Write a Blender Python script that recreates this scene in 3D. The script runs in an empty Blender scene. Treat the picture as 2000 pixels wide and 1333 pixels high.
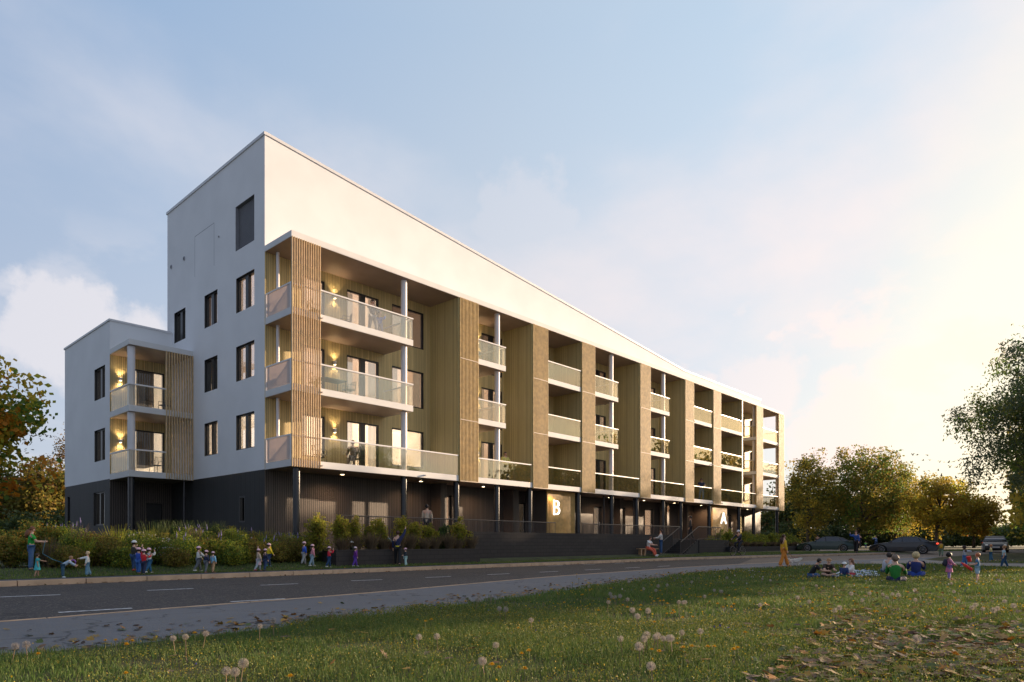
import bpy, bmesh, math, random
import numpy as np
from mathutils import Vector, Matrix
R = math.radians
random.seed(7)
rng = np.random.default_rng(11)
SC = bpy.context.scene
COL = SC.collection

# ------------------------------------------------------------------ frame of the place
F, HZ, EYE = 1325.0, 1060.0, 1.12          # lens (px of the 2000 px wide photo), horizon row, eye height
LN = math.hypot(1212, F)
A = (1212 / LN, F / LN)                    # along the long facade
B = (-A[1], A[0])                          # into the building
X0, Y0 = -9.199, 28.3                      # front left corner of the balconies

def sm(a, b, x):
    t = min(1.0, max(0.0, (x - a) / (b - a)))
    return t * t * (3 - 2 * t)

def base(y):
    return 0.28 * sm(40, 62, y)

def uv(x, y):
    dx, dy = x - X0, y - Y0
    return dx * A[0] + dy * A[1], dx * B[0] + dy * B[1]

def xy(u, v):
    return X0 + u * A[0] + v * B[0], Y0 + u * A[1] + v * B[1]

def hit(px, py, zf):
    y = 20.0
    for _ in range(60):
        x = (px - 1000) / F * y
        n = (EYE - zf(x, y)) * F / max(1.0, (py - HZ))
        y = 0.5 * y + 0.5 * min(n, 400)
    return (px - 1000) / F * y, y

def interp(u, pts):
    if u <= pts[0][0]:
        return pts[0][1]
    for (a, b), (c, d) in zip(pts, pts[1:]):
        if u <= c:
            return b + (d - b) * (u - a) / (c - a)
    return pts[-1][1]

# far kerb, near kerb and lawn edge as offsets v(u) from the facade line
KERB = [(-60, -4.8), (12, -4.8)]
for p in ((1330, 1094), (1480, 1089.7), (1620, 1086.3), (1763, 1082.6)):
    KERB.append(uv(*hit(p[0], p[1], lambda x, y: base(y))))
NEAR = [(-60, -14.6)]
for p in ((0, 1220), (350, 1191), (700, 1163.6), (1057, 1130.4), (1350, 1109), (1560, 1098), (1800, 1090)):
    NEAR.append(uv(*hit(p[0], p[1], lambda x, y: base(y))))
LAWN = [(-60, -17.2)]
for p in ((0, 1280), (200, 1264), (420, 1243), (560, 1224), (760, 1198), (900, 1181), (1060, 1160), (1200, 1141), (1350, 1121), (1450, 1113), (1600, 1105), (1720, 1101)):
    LAWN.append(uv(*hit(p[0], p[1], lambda x, y: base(y) + .04)))
def fix(l):
    l = sorted(l); l.append((130, l[-1][1] + (130 - l[-1][0]) * -0.45)); return l
KERB, NEAR, LAWN = fix(KERB), fix(NEAR), fix(LAWN)
vk = lambda u: interp(u, KERB)
vn = lambda u: interp(u, NEAR)
vl = lambda u: interp(u, LAWN)

def ground(x, y):
    """height of the ground surface on which things stand"""
    u, v = uv(x, y)
    b = base(y)
    if v > vk(u):
        s = v - vk(u)
        return b + .12 + (.2 * sm(1.4, 3.3, s) if u < 50 else 0.0) * (1 - sm(40, 62, y))
    if v > vn(u):
        return b
    if v > vl(u):
        return b + .035
    return b + .04
def at(px, py):
    x, y = hit(px, py, ground)
    return Vector((x, y, ground(x, y)))
def deep(px, y, z=None):
    """point on the sight column px at distance y"""
    x = (px - 1000) / F * y
    return Vector((x, y, ground(x, y) if z is None else z))

# ------------------------------------------------------------------ materials
MATS = {}
def nodes(name):
    m = bpy.data.materials.new(name); m.use_nodes = True
    nt = m.node_tree
    b = nt.nodes['Principled BSDF']
    MATS[name] = m
    return m, nt, b
def lk(nt, a, b):
    nt.links.new(a, b)
def N(nt, t, **kw):
    n = nt.nodes.new(t)
    for k, v in kw.items():
        setattr(n, k, v)
    return n
def c4(c):
    return (c[0], c[1], c[2], 1)
def mat(name, col, rough=.6, var=.12, scale=3.0, bump=0.0, bscale=40, metal=0.0, spec=.5, coat=0, trans=0.0, emit=0.0, col2=None):
    if name in MATS:
        return MATS[name]
    m, nt, b = nodes(name)
    b.inputs['Roughness'].default_value = rough
    b.inputs['Metallic'].default_value = metal
    b.inputs['Specular IOR Level'].default_value = spec
    b.inputs['Coat Weight'].default_value = coat
    tc = N(nt, 'ShaderNodeTexCoord')
    nz = N(nt, 'ShaderNodeTexNoise'); nz.inputs['Scale'].default_value = scale; nz.inputs['Detail'].default_value = 5
    lk(nt, tc.outputs['Object'], nz.inputs['Vector'])
    rp = N(nt, 'ShaderNodeValToRGB')
    c2 = col2 or tuple(min(1, c * (1 + var)) for c in col)
    c1 = col if col2 else tuple(c * (1 - var) for c in col)
    rp.color_ramp.elements[0].color = c4(c1); rp.color_ramp.elements[0].position = .35
    rp.color_ramp.elements[1].color = c4(c2); rp.color_ramp.elements[1].position = .65
    lk(nt, nz.outputs['Fac'], rp.inputs['Fac'])
    lk(nt, rp.outputs['Color'], b.inputs['Base Color'])
    if emit:
        lk(nt, rp.outputs['Color'], b.inputs['Emission Color']); b.inputs['Emission Strength'].default_value = emit
    if bump:
        n2 = N(nt, 'ShaderNodeTexNoise'); n2.inputs['Scale'].default_value = bscale; n2.inputs['Detail'].default_value = 4
        lk(nt, tc.outputs['Object'], n2.inputs['Vector'])
        bp = N(nt, 'ShaderNodeBump'); bp.inputs['Strength'].default_value = bump; bp.inputs['Distance'].default_value = .02
        lk(nt, n2.outputs['Fac'], bp.inputs['Height']); lk(nt, bp.outputs['Normal'], b.inputs['Normal'])
    if trans:
        tr = N(nt, 'ShaderNodeBsdfTranslucent'); mx = N(nt, 'ShaderNodeMixShader'); mx.inputs[0].default_value = trans
        lk(nt, rp.outputs['Color'], tr.inputs['Color'])
        out = nt.nodes['Material Output']
        lk(nt, b.outputs[0], mx.inputs[1]); lk(nt, tr.outputs[0], mx.inputs[2]); lk(nt, mx.outputs[0], out.inputs['Surface'])
    return m

def clad(name, col, gap, axis, period, duty=.72, rough=.55, bump=1.0, var=.15):
    """vertical board cladding: boards with dark joints along one axis"""
    m, nt, b = nodes(name)
    b.inputs['Roughness'].default_value = rough
    tc = N(nt, 'ShaderNodeTexCoord'); sp = N(nt, 'ShaderNodeSeparateXYZ')
    lk(nt, tc.outputs['Object'], sp.inputs[0])
    mu = N(nt, 'ShaderNodeMath', operation='DIVIDE'); mu.inputs[1].default_value = period
    lk(nt, sp.outputs[axis], mu.inputs[0])
    fr = N(nt, 'ShaderNodeMath', operation='FRACT'); lk(nt, mu.outputs[0], fr.inputs[0])
    fl = N(nt, 'ShaderNodeMath', operation='FLOOR'); lk(nt, mu.outputs[0], fl.inputs[0])
    gt = N(nt, 'ShaderNodeMapRange'); gt.inputs['From Min'].default_value = duty; gt.inputs['From Max'].default_value = duty + .06
    lk(nt, fr.outputs[0], gt.inputs['Value'])
    wn = N(nt, 'ShaderNodeTexWhiteNoise', noise_dimensions='1D'); lk(nt, fl.outputs[0], wn.inputs['W'])
    mr = N(nt, 'ShaderNodeMapRange'); mr.inputs['To Min'].default_value = 1 - var; mr.inputs['To Max'].default_value = 1 + var
    lk(nt, wn.outputs['Value'], mr.inputs['Value'])
    mp = N(nt, 'ShaderNodeMapping'); mp.inputs['Scale'].default_value = (8, 8, .5); lk(nt, tc.outputs['Object'], mp.inputs['Vector'])
    nz = N(nt, 'ShaderNodeTexNoise'); nz.inputs['Scale'].default_value = 1.5; nz.inputs['Detail'].default_value = 6
    lk(nt, mp.outputs[0], nz.inputs['Vector'])
    m2 = N(nt, 'ShaderNodeMapRange'); m2.inputs['To Min'].default_value = .8; m2.inputs['To Max'].default_value = 1.2
    lk(nt, nz.outputs['Fac'], m2.inputs['Value'])
    mm = N(nt, 'ShaderNodeMath', operation='MULTIPLY'); lk(nt, mr.outputs[0], mm.inputs[0]); lk(nt, m2.outputs[0], mm.inputs[1])
    vm = N(nt, 'ShaderNodeVectorMath', operation='SCALE'); vm.inputs[0].default_value = col; lk(nt, mm.outputs[0], vm.inputs['Scale'])
    mx = N(nt, 'ShaderNodeMix', data_type='RGBA'); lk(nt, gt.outputs[0], mx.inputs[0]); lk(nt, vm.outputs[0], mx.inputs[6]); mx.inputs[7].default_value = c4(gap)
    lk(nt, mx.outputs[2], b.inputs['Base Color'])
    if bump:
        iv = N(nt, 'ShaderNodeMath', operation='SUBTRACT'); iv.inputs[0].default_value = 1; lk(nt, gt.outputs[0], iv.inputs[1])
        bp = N(nt, 'ShaderNodeBump'); bp.inputs['Strength'].default_value = bump; bp.inputs['Distance'].default_value = .02
        lk(nt, iv.outputs[0], bp.inputs['Height']); lk(nt, bp.outputs['Normal'], b.inputs['Normal'])
    return m

def glass(name, tint, gloss=.5, rough=.0, blend=.35, lo=None, hi=None):
    m, nt, b = nodes(name)
    nt.nodes.remove(b)
    out = nt.nodes['Material Output']
    tr = N(nt, 'ShaderNodeBsdfTransparent'); tr.inputs['Color'].default_value = c4(tint)
    gl = N(nt, 'ShaderNodeBsdfGlossy'); gl.inputs['Roughness'].default_value = rough; gl.inputs['Color'].default_value = (1, .95, .86, 1)
    lw = N(nt, 'ShaderNodeLayerWeight'); lw.inputs['Blend'].default_value = blend
    mr = N(nt, 'ShaderNodeMapRange'); mr.inputs['To Min'].default_value = gloss * .35 if lo is None else lo; mr.inputs['To Max'].default_value = min(1, gloss * 1.6) if hi is None else hi
    lk(nt, lw.outputs['Fresnel'], mr.inputs['Value'])
    mx = N(nt, 'ShaderNodeMixShader')
    lk(nt, mr.outputs[0], mx.inputs[0]); lk(nt, tr.outputs[0], mx.inputs[1]); lk(nt, gl.outputs[0], mx.inputs[2])
    lk(nt, mx.outputs[0], out.inputs['Surface'])
    return m

def emis(name, col, s, wavy=False):
    m, nt, b = nodes(name)
    b.inputs['Base Color'].default_value = c4(col); b.inputs['Roughness'].default_value = .8
    b.inputs['Emission Color'].default_value = c4(col); b.inputs['Emission Strength'].default_value = s
    if wavy:
        tc = N(nt, 'ShaderNodeTexCoord'); nz = N(nt, 'ShaderNodeTexNoise'); nz.inputs['Scale'].default_value = .7; nz.inputs['Detail'].default_value = 2
        lk(nt, tc.outputs['Object'], nz.inputs['Vector'])
        mr = N(nt, 'ShaderNodeMapRange'); mr.inputs['From Min'].default_value = .3; mr.inputs['From Max'].default_value = .7
        mr.inputs['To Min'].default_value = s * .55; mr.inputs['To Max'].default_value = s * 1.4
        lk(nt, nz.outputs['Fac'], mr.inputs['Value']); lk(nt, mr.outputs[0], b.inputs['Emission Strength'])
    return m

# ------------------------------------------------------------------ mesh builder
class MB:
    def __init__(s):
        s.v = []; s.f = []; s.m = []
    def q(s, *pts, mi=0):
        n = len(s.v); s.v += [tuple(p) for p in pts]; s.f.append(tuple(range(n, n + len(pts)))); s.m.append(mi)
        return s
    def box(s, x0, x1, y0, y1, z0, z1, mi=0):
        n = len(s.v)
        s.v += [(x0, y0, z0), (x1, y0, z0), (x1, y1, z0), (x0, y1, z0), (x0, y0, z1), (x1, y0, z1), (x1, y1, z1), (x0, y1, z1)]
        for f in ((0, 3, 2, 1), (4, 5, 6, 7), (0, 1, 5, 4), (1, 2, 6, 5), (2, 3, 7, 6), (3, 0, 4, 7)):
            s.f.append(tuple(n + i for i in f)); s.m.append(mi)
        return s
    def prism(s, poly, fn, d0, d1, mi=0):
        """poly of (a,b) extruded between d0 and d1 through fn(a,b,d)"""
        n = len(s.v); k = len(poly)
        s.v += [tuple(fn(a, b, d0)) for a, b in poly] + [tuple(fn(a, b, d1)) for a, b in poly]
        s.f.append(tuple(range(n, n + k))); s.m.append(mi)
        s.f.append(tuple(range(n + 2 * k - 1, n + k - 1, -1))); s.m.append(mi)
        for i in range(k):
            j = (i + 1) % k
            s.f.append((n + i, n + k + i, n + k + j, n + j)); s.m.append(mi)
        return s
    def tube(s, pts, rad, seg=8, mi=0, cap=True, flat=1.0):
        pts = [Vector(p) for p in pts]
        if not hasattr(rad, '__len__'):
            rad = [rad] * len(pts)
        n0 = len(s.v)
        up = Vector((0, 0, 1))
        for i, p in enumerate(pts):
            d = (pts[min(i + 1, len(pts) - 1)] - pts[max(i - 1, 0)])
            if d.length < 1e-9: d = Vector((0, 0, 1))
            d.normalize()
            r = up if abs(d.z) < .95 else Vector((1, 0, 0))
            a = d.cross(r).normalized(); b = a.cross(d)
            for k in range(seg):
                t = 2 * math.pi * k / seg
                s.v.append(tuple(p + (a * math.cos(t) + b * math.sin(t) * flat) * rad[i]))
        for i in range(len(pts) - 1):
            for k in range(seg):
                k2 = (k + 1) % seg
                s.f.append((n0 + i * seg + k, n0 + i * seg + k2, n0 + (i + 1) * seg + k2, n0 + (i + 1) * seg + k)); s.m.append(mi)
        if cap:
            s.f.append(tuple(n0 + k for k in range(seg - 1, -1, -1))); s.m.append(mi)
            e = n0 + (len(pts) - 1) * seg
            s.f.append(tuple(e + k for k in range(seg))); s.m.append(mi)
        return s
    def ball(s, c, r, seg=10, rings=6, mi=0, z0=-1.0, z1=1.0):
        """ellipsoid, optionally only the band z0..z1 of the unit sphere"""
        if not hasattr(r, '__len__'): r = (r, r, r)
        n0 = len(s.v)
        for i in range(rings + 1):
            zz = math.sin(math.asin(z0) + (math.asin(z1) - math.asin(z0)) * i / rings); w = math.sqrt(max(0, 1 - zz * zz))
            for k in range(seg):
                t = 2 * math.pi * k / seg
                s.v.append((c[0] + r[0] * w * math.cos(t), c[1] + r[1] * w * math.sin(t), c[2] + r[2] * zz))
        for i in range(rings):
            for k in range(seg):
                k2 = (k + 1) % seg
                s.f.append((n0 + i * seg + k, n0 + i * seg + k2, n0 + (i + 1) * seg + k2, n0 + (i + 1) * seg + k)); s.m.append(mi)
        return s
    def disc(s, c, r, ax, seg=16, mi=0, th=.01):
        c = Vector(c); ax = Vector(ax).normalized()
        return s.tube([c - ax * th / 2, c + ax * th / 2], r, seg, mi)
    def xf(s, M, start=0):
        for i in range(start, len(s.v)):
            s.v[i] = tuple(M @ Vector(s.v[i]))
        return s
    def build(s, name, mats, parent=None, smooth=False, loc=None):
        me = bpy.data.meshes.new(name)
        me.from_pydata(s.v, [], s.f)
        if not isinstance(mats, (list, tuple)): mats = [mats]
        for m in mats: me.materials.append(m)
        if len(mats) > 1: me.polygons.foreach_set('material_index', s.m)
        if smooth: me.polygons.foreach_set('use_smooth', [True] * len(s.f))
        me.update()
        o = bpy.data.objects.new(name, me); COL.objects.link(o)
        if loc is not None: o.location = loc
        if parent: o.parent = parent
        return o

def tag(o, label=None, cat=None, group=None, kind=None):
    if label: o['label'] = label
    if cat: o['category'] = cat
    if group: o['group'] = group
    if kind: o['kind'] = kind
    return o
def empty(name, loc=(0, 0, 0), rz=0.0):
    o = bpy.data.objects.new(name, None); COL.objects.link(o)
    o.location = loc; o.rotation_euler = (0, 0, rz); o.empty_display_size = .2
    return o
def copy_tree(o, parent=None):
    c = o.copy(); COL.objects.link(c)
    if parent: c.parent = parent
    for ch in list(o.children): copy_tree(ch, c)
    return c
def npmesh(name, V, Fc, mats, mi=None, parent=None, smooth=False):
    """quads or tris from numpy arrays"""
    me = bpy.data.meshes.new(name)
    k = Fc.shape[1]; nf = len(Fc)
    me.vertices.add(len(V)); me.vertices.foreach_set('co', V.astype(np.float32).ravel())
    me.loops.add(nf * k); me.loops.foreach_set('vertex_index', Fc.astype(np.int32).ravel())
    me.polygons.add(nf); me.polygons.foreach_set('loop_start', np.arange(nf, dtype=np.int32) * k)
    for m in mats: me.materials.append(m)
    if mi is not None: me.polygons.foreach_set('material_index', mi.astype(np.int32))
    if smooth: me.polygons.foreach_set('use_smooth', np.ones(nf, dtype=bool))
    me.update(calc_edges=True)
    o = bpy.data.objects.new(name, me); COL.objects.link(o)
    if parent: o.parent = parent
    return o

# ------------------------------------------------------------------ sky, sun, camera
SUN_AZ, SUN_EL = R(61), R(9.5)
S = Vector((math.sin(SUN_AZ) * math.cos(SUN_EL), math.cos(SUN_AZ) * math.cos(SUN_EL), math.sin(SUN_EL)))
w = bpy.data.worlds.new("World"); SC.world = w; w.use_nodes = True
nt = w.node_tree; bg = nt.nodes['Background']
sky = N(nt, 'ShaderNodeTexSky', sky_type='NISHITA'); sky.sun_disc = False
sky.sun_elevation = SUN_EL; sky.sun_rotation = SUN_AZ; sky.air_density = 1.0; sky.dust_density = 2.2; sky.ozone_density = 2.5
tc = N(nt, 'ShaderNodeTexCoord')
sep = N(nt, 'ShaderNodeSeparateXYZ'); lk(nt, tc.outputs['Generated'], sep.inputs[0])
mz = N(nt, 'ShaderNodeMath', operation='MAXIMUM'); lk(nt, sep.outputs[2], mz.inputs[0]); mz.inputs[1].default_value = 0.0
az_ = N(nt, 'ShaderNodeMath', operation='ADD'); lk(nt, mz.outputs[0], az_.inputs[0]); az_.inputs[1].default_value = .16
dv = N(nt, 'ShaderNodeVectorMath', operation='DIVIDE'); cmb = N(nt, 'ShaderNodeCombineXYZ')
for i in range(3): lk(nt, az_.outputs[0], cmb.inputs[i])
lk(nt, tc.outputs['Generated'], dv.inputs[0]); lk(nt, cmb.outputs[0], dv.inputs[1])
mp = N(nt, 'ShaderNodeMapping'); mp.inputs['Scale'].default_value = (.9, .8, 1.0); mp.inputs['Rotation'].default_value = (0, 0, R(35)); mp.inputs['Location'].default_value = (3.1, 1.7, 0)
lk(nt, dv.outputs[0], mp.inputs['Vector'])
nz = N(nt, 'ShaderNodeTexNoise'); nz.inputs['Scale'].default_value = 1.1; nz.inputs['Detail'].default_value = 9; nz.inputs['Roughness'].default_value = .52; nz.inputs['Distortion'].default_value = .1
lk(nt, mp.outputs[0], nz.inputs['Vector'])
cr = N(nt, 'ShaderNodeMapRange', interpolation_type='SMOOTHSTEP'); cr.inputs['From Min'].default_value = .44; cr.inputs['From Max'].default_value = .72; cr.inputs['To Max'].default_value = .6
lk(nt, nz.outputs['Fac'], cr.inputs['Value'])
# low cumulus bank near the horizon
m3 = N(nt, 'ShaderNodeMapping'); m3.inputs['Scale'].default_value = (3.0, 3.0, 5.0); m3.inputs['Location'].default_value = (.4, 2.3, 0); lk(nt, tc.outputs['Generated'], m3.inputs['Vector'])
n3 = N(nt, 'ShaderNodeTexNoise'); n3.inputs['Scale'].default_value = 1.5; n3.inputs['Detail'].default_value = 9; n3.inputs['Roughness'].default_value = .55
lk(nt, m3.outputs[0], n3.inputs['Vector'])
band = N(nt, 'ShaderNodeMapRange', interpolation_type='SMOOTHSTEP'); band.inputs['From Min'].default_value = .42; band.inputs['From Max'].default_value = .22
lk(nt, sep.outputs[2], band.inputs['Value'])
b2 = N(nt, 'ShaderNodeMapRange', interpolation_type='SMOOTHSTEP'); b2.inputs['From Min'].default_value = .50; b2.inputs['From Max'].default_value = .60; b2.inputs['To Max'].default_value = .75
lk(nt, n3.outputs['Fac'], b2.inputs['Value'])
bm = N(nt, 'ShaderNodeMath', operation='MULTIPLY'); lk(nt, band.outputs[0], bm.inputs[0]); lk(nt, b2.outputs[0], bm.inputs[1])
mxm = N(nt, 'ShaderNodeMath', operation='MAXIMUM'); lk(nt, cr.outputs[0], mxm.inputs[0]); lk(nt, bm.outputs[0], mxm.inputs[1])
# two cloud banks: white cumulus low at the left, pink one low at the right
n5 = N(nt, 'ShaderNodeTexNoise'); n5.inputs['Scale'].default_value = 11; n5.inputs['Detail'].default_value = 8; n5.inputs['Roughness'].default_value = .6; lk(nt, tc.outputs['Generated'], n5.inputs['Vector'])
last = mxm
for (a_, e_, r0, r1, st) in ((-33, 14.5, 6.5, 1.0, .85), (-28, 13.5, 5.5, 1.0, .85), (26, 8.5, 6.0, 1.0, .8), (20, 12, 5, 1.0, .4), (1, 25, 7, 1, .22)):
    c_ = (math.sin(R(a_)) * math.cos(R(e_)), math.cos(R(a_)) * math.cos(R(e_)), math.sin(R(e_)))
    d5 = N(nt, 'ShaderNodeVectorMath', operation='DISTANCE'); n_ = N(nt, 'ShaderNodeVectorMath', operation='NORMALIZE'); lk(nt, tc.outputs['Generated'], n_.inputs[0]); lk(nt, n_.outputs[0], d5.inputs[0]); d5.inputs[1].default_value = c_
    g5 = N(nt, 'ShaderNodeMapRange'); g5.inputs['From Min'].default_value = R(r0); g5.inputs['From Max'].default_value = R(r1); g5.inputs['To Max'].default_value = .62; lk(nt, d5.outputs['Value'], g5.inputs['Value'])
    s5 = N(nt, 'ShaderNodeMath', operation='ADD'); lk(nt, g5.outputs[0], s5.inputs[0]); lk(nt, n5.outputs['Fac'], s5.inputs[1])
    h5 = N(nt, 'ShaderNodeMapRange', interpolation_type='SMOOTHSTEP'); h5.inputs['From Min'].default_value = .70; h5.inputs['From Max'].default_value = .90; h5.inputs['To Max'].default_value = st; lk(nt, s5.outputs[0], h5.inputs['Value'])
    m5 = N(nt, 'ShaderNodeMath', operation='MAXIMUM'); lk(nt, last.outputs[0], m5.inputs[0]); lk(nt, h5.outputs[0], m5.inputs[1]); last = m5
mxm = last
# angle to the sun
nd = N(nt, 'ShaderNodeVectorMath', operation='NORMALIZE'); lk(nt, tc.outputs['Generated'], nd.inputs[0])
dt = N(nt, 'ShaderNodeVectorMath', operation='DOT_PRODUCT'); lk(nt, nd.outputs[0], dt.inputs[0]); dt.inputs[1].default_value = S
tt = N(nt, 'ShaderNodeMapRange'); tt.inputs['From Min'].default_value = -.3; tt.inputs['From Max'].default_value = 1.0; lk(nt, dt.outputs['Value'], tt.inputs['Value'])
K_ = 5.45
def ramp(stops):
    r = N(nt, 'ShaderNodeValToRGB'); el = r.color_ramp.elements
    el[0].position = stops[0][0]; el[0].color = c4([c * K_ for c in stops[0][1]]); el[1].position = stops[-1][0]; el[1].color = c4([c * K_ for c in stops[-1][1]])
    for p, c in stops[1:-1]:
        e = el.new(p); e.color = c4([k * K_ for k in c])
    lk(nt, tt.outputs[0], r.inputs['Fac']); return r
low = ramp([(0, (.31, .39, .54)), (.12, (.54, .59, .69)), (.59, (.72, .715, .73)), (.78, (.79, .785, .80)), (.87, (.93, .86, .76)), (.94, (1.2, 1.03, .67)), (1.0, (1.5, 1.05, .5))])
high = ramp([(0, (.12, .18, .30)), (.13, (.26, .38, .58)), (.3, (.32, .45, .65)), (.59, (.46, .57, .71)), (.85, (.56, .69, .82)), (1.0, (.95, .92, .82))])
zb_ = N(nt, 'ShaderNodeMapRange'); zb_.inputs['From Min'].default_value = .04; zb_.inputs['From Max'].default_value = .60; lk(nt, sep.outputs[2], zb_.inputs['Value'])
veil = N(nt, 'ShaderNodeMix', data_type='RGBA'); lk(nt, zb_.outputs[0], veil.inputs[0]); lk(nt, low.outputs[0], veil.inputs[6]); lk(nt, high.outputs[0], veil.inputs[7])
hz = N(nt, 'ShaderNodeMix', data_type='RGBA'); hz.inputs[0].default_value = .86
lk(nt, sky.outputs[0], hz.inputs[6]); lk(nt, veil.outputs[2], hz.inputs[7])
cc = ramp([(.1, (.70, .69, .74)), (.5, (.78, .74, .76)), (.72, (.93, .79, .76)), (.87, (1.06, .84, .76)), (1.0, (1.4, 1.1, .7))])
mx = N(nt, 'ShaderNodeMix', data_type='RGBA'); lk(nt, mxm.outputs[0], mx.inputs[0]); lk(nt, hz.outputs[2], mx.inputs[6]); lk(nt, cc.outputs[0], mx.inputs[7])
lk(nt, mx.outputs[2], bg.inputs['Color']); bg.inputs['Strength'].default_value = .10

sl = bpy.data.lights.new('sun', 'SUN'); sl.energy = 4.6; sl.angle = R(.6); sl.color = (1.0, .735, .49)
so = bpy.data.objects.new('sun', sl); COL.objects.link(so); so.rotation_euler = S.to_track_quat('Z', 'Y').to_euler()
SC.view_settings.view_transform = 'Standard'; SC.view_settings.look = 'None'; SC.view_settings.exposure = 1.06; SC.view_settings.gamma = 1

cd = bpy.data.cameras.new('camera'); co = bpy.data.objects.new('camera', cd); COL.objects.link(co); SC.camera = co
cd.sensor_width = 36; cd.lens = 36 * F / 2000; cd.shift_y = (HZ - 666.5) / 2000; cd.clip_end = 5000; cd.clip_start = .05
co.location = (0, 0, EYE); co.rotation_euler = (R(90), 0, 0)

# ------------------------------------------------------------------ ground, road, pavements
M_earth = mat('earth_grass', (.045, .055, .018), .95, .3, 1.2, .6, 25)
M_lawn = mat('lawn_soil', (.050, .045, .025), 1, .35, .8, .8, 30, col2=(.085, .085, .03), spec=.2)
M_path = mat('pale_path', (.22, .20, .18), .9, .12, 3, .3, 90)
M_side = mat('sidewalk_asphalt', (.075, .075, .08), .9, .15, 3, .3, 90)
M_kerb = mat('kerb_stone', (.52, .36, .24), .85, .14, 2.5, .35, 60)
M_line = mat('road_paint', (.55, .55, .56), .7, .35, 9, .2, 60)

def asphalt(name, dark, light, leafy):
    m, nt, b = nodes(name); b.inputs['Roughness'].default_value = .82
    tc = N(nt, 'ShaderNodeTexCoord')
    n1 = N(nt, 'ShaderNodeTexNoise'); n1.inputs['Scale'].default_value = .35; n1.inputs['Detail'].default_value = 6
    n2 = N(nt, 'ShaderNodeTexVoronoi'); n2.inputs['Scale'].default_value = 34
    n4 = N(nt, 'ShaderNodeTexNoise'); n4.inputs['Scale'].default_value = 5; n4.inputs['Detail'].default_value = 8; n4.inputs['Roughness'].default_value = .7
    for n in (n1, n2, n4): lk(nt, tc.outputs['Object'], n.inputs['Vector'])
    r1 = N(nt, 'ShaderNodeValToRGB'); r1.color_ramp.elements[0].color = c4(dark); r1.color_ramp.elements[1].color = c4(light)
    r1.color_ramp.elements[0].position = .3; r1.color_ramp.elements[1].position = .7
    ad = N(nt, 'ShaderNodeMath', operation='ADD'); mu = N(nt, 'ShaderNodeMath', operation='MULTIPLY'); mu.inputs[1].default_value = .5
    lk(nt, n1.outputs['Fac'], ad.inputs[0]); lk(nt, n4.outputs['Fac'], ad.inputs[1]); lk(nt, ad.outputs[0], mu.inputs[0]); lk(nt, mu.outputs[0], r1.inputs['Fac'])
    # pale chips of stone
    sep = N(nt, 'ShaderNodeSeparateColor'); lk(nt, n2.outputs['Color'], sep.inputs[0])
    gt = N(nt, 'ShaderNodeMapRange'); gt.inputs['From Min'].default_value = 1 - leafy; gt.inputs['From Max'].default_value = 1 - leafy + .05; gt.inputs['To Max'].default_value = .8
    lk(nt, sep.outputs[0], gt.inputs['Value'])
    mx = N(nt, 'ShaderNodeMix', data_type='RGBA'); lk(nt, gt.outputs[0], mx.inputs[0]); lk(nt, r1.outputs[0], mx.inputs[6]); mx.inputs[7].default_value = c4((.17, .14, .11))
    vc = N(nt, 'ShaderNodeTexVoronoi', feature='DISTANCE_TO_EDGE'); vc.inputs['Scale'].default_value = .33
    dn = N(nt, 'ShaderNodeTexNoise'); dn.inputs['Scale'].default_value = 1.6; dn.inputs['Detail'].default_value = 5; lk(nt, tc.outputs['Object'], dn.inputs['Vector'])
    va = N(nt, 'ShaderNodeVectorMath', operation='ADD'); lk(nt, tc.outputs['Object'], va.inputs[0]); lk(nt, dn.outputs['Color'], va.inputs[1]); lk(nt, va.outputs[0], vc.inputs['Vector'])
    ck = N(nt, 'ShaderNodeMapRange'); ck.inputs['From Min'].default_value = .003; ck.inputs['From Max'].default_value = .011; ck.inputs['To Min'].default_value = .45; lk(nt, vc.outputs['Distance'], ck.inputs['Value'])
    cm_ = N(nt, 'ShaderNodeVectorMath', operation='SCALE'); lk(nt, mx.outputs[2], cm_.inputs[0]); lk(nt, ck.outputs[0], cm_.inputs['Scale'])
    lk(nt, cm_.outputs[0], b.inputs['Base Color'])
    bp = N(nt, 'ShaderNodeBump'); bp.inputs['Strength'].default_value = .6; bp.inputs['Distance'].default_value = .01
    lk(nt, n2.outputs['Distance'], bp.inputs['Height']); lk(nt, bp.outputs['Normal'], b.inputs['Normal'])
    return m
M_road = asphalt('worn_asphalt', (.022, .018, .018), (.062, .05, .046), .12)
M_pave = asphalt('grey_pavement_asphalt', (.105, .104, .112), (.16, .158, .168), .12)
M_gravel = asphalt('leafy_gravel_asphalt', (.10, .07, .05), (.17, .12, .09), .5)

def sheet(name, us, fv0, fv1, zf, m, nv=1, th=0):
    V = []; Fc = []
    for u in us:
        a, b = fv0(u), fv1(u)
        for k in range(nv + 1):
            v = a + (b - a) * k / nv
            x, y = xy(u, v); V.append((x, y, zf(x, y)))
    for i in range(len(us) - 1):
        for k in range(nv):
            n = i * (nv + 1) + k
            Fc.append((n, n + nv + 1, n + nv + 2, n + 1))
    me = bpy.data.meshes.new(name); me.from_pydata(V, [], Fc); me.materials.append(m)
    me.polygons.foreach_set('use_smooth', [True] * len(Fc)); me.update()
    o = bpy.data.objects.new(name, me); COL.objects.link(o); tag(o, kind='structure')
    return o
US = [-60 + i * 2 for i in range(96)]
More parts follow.
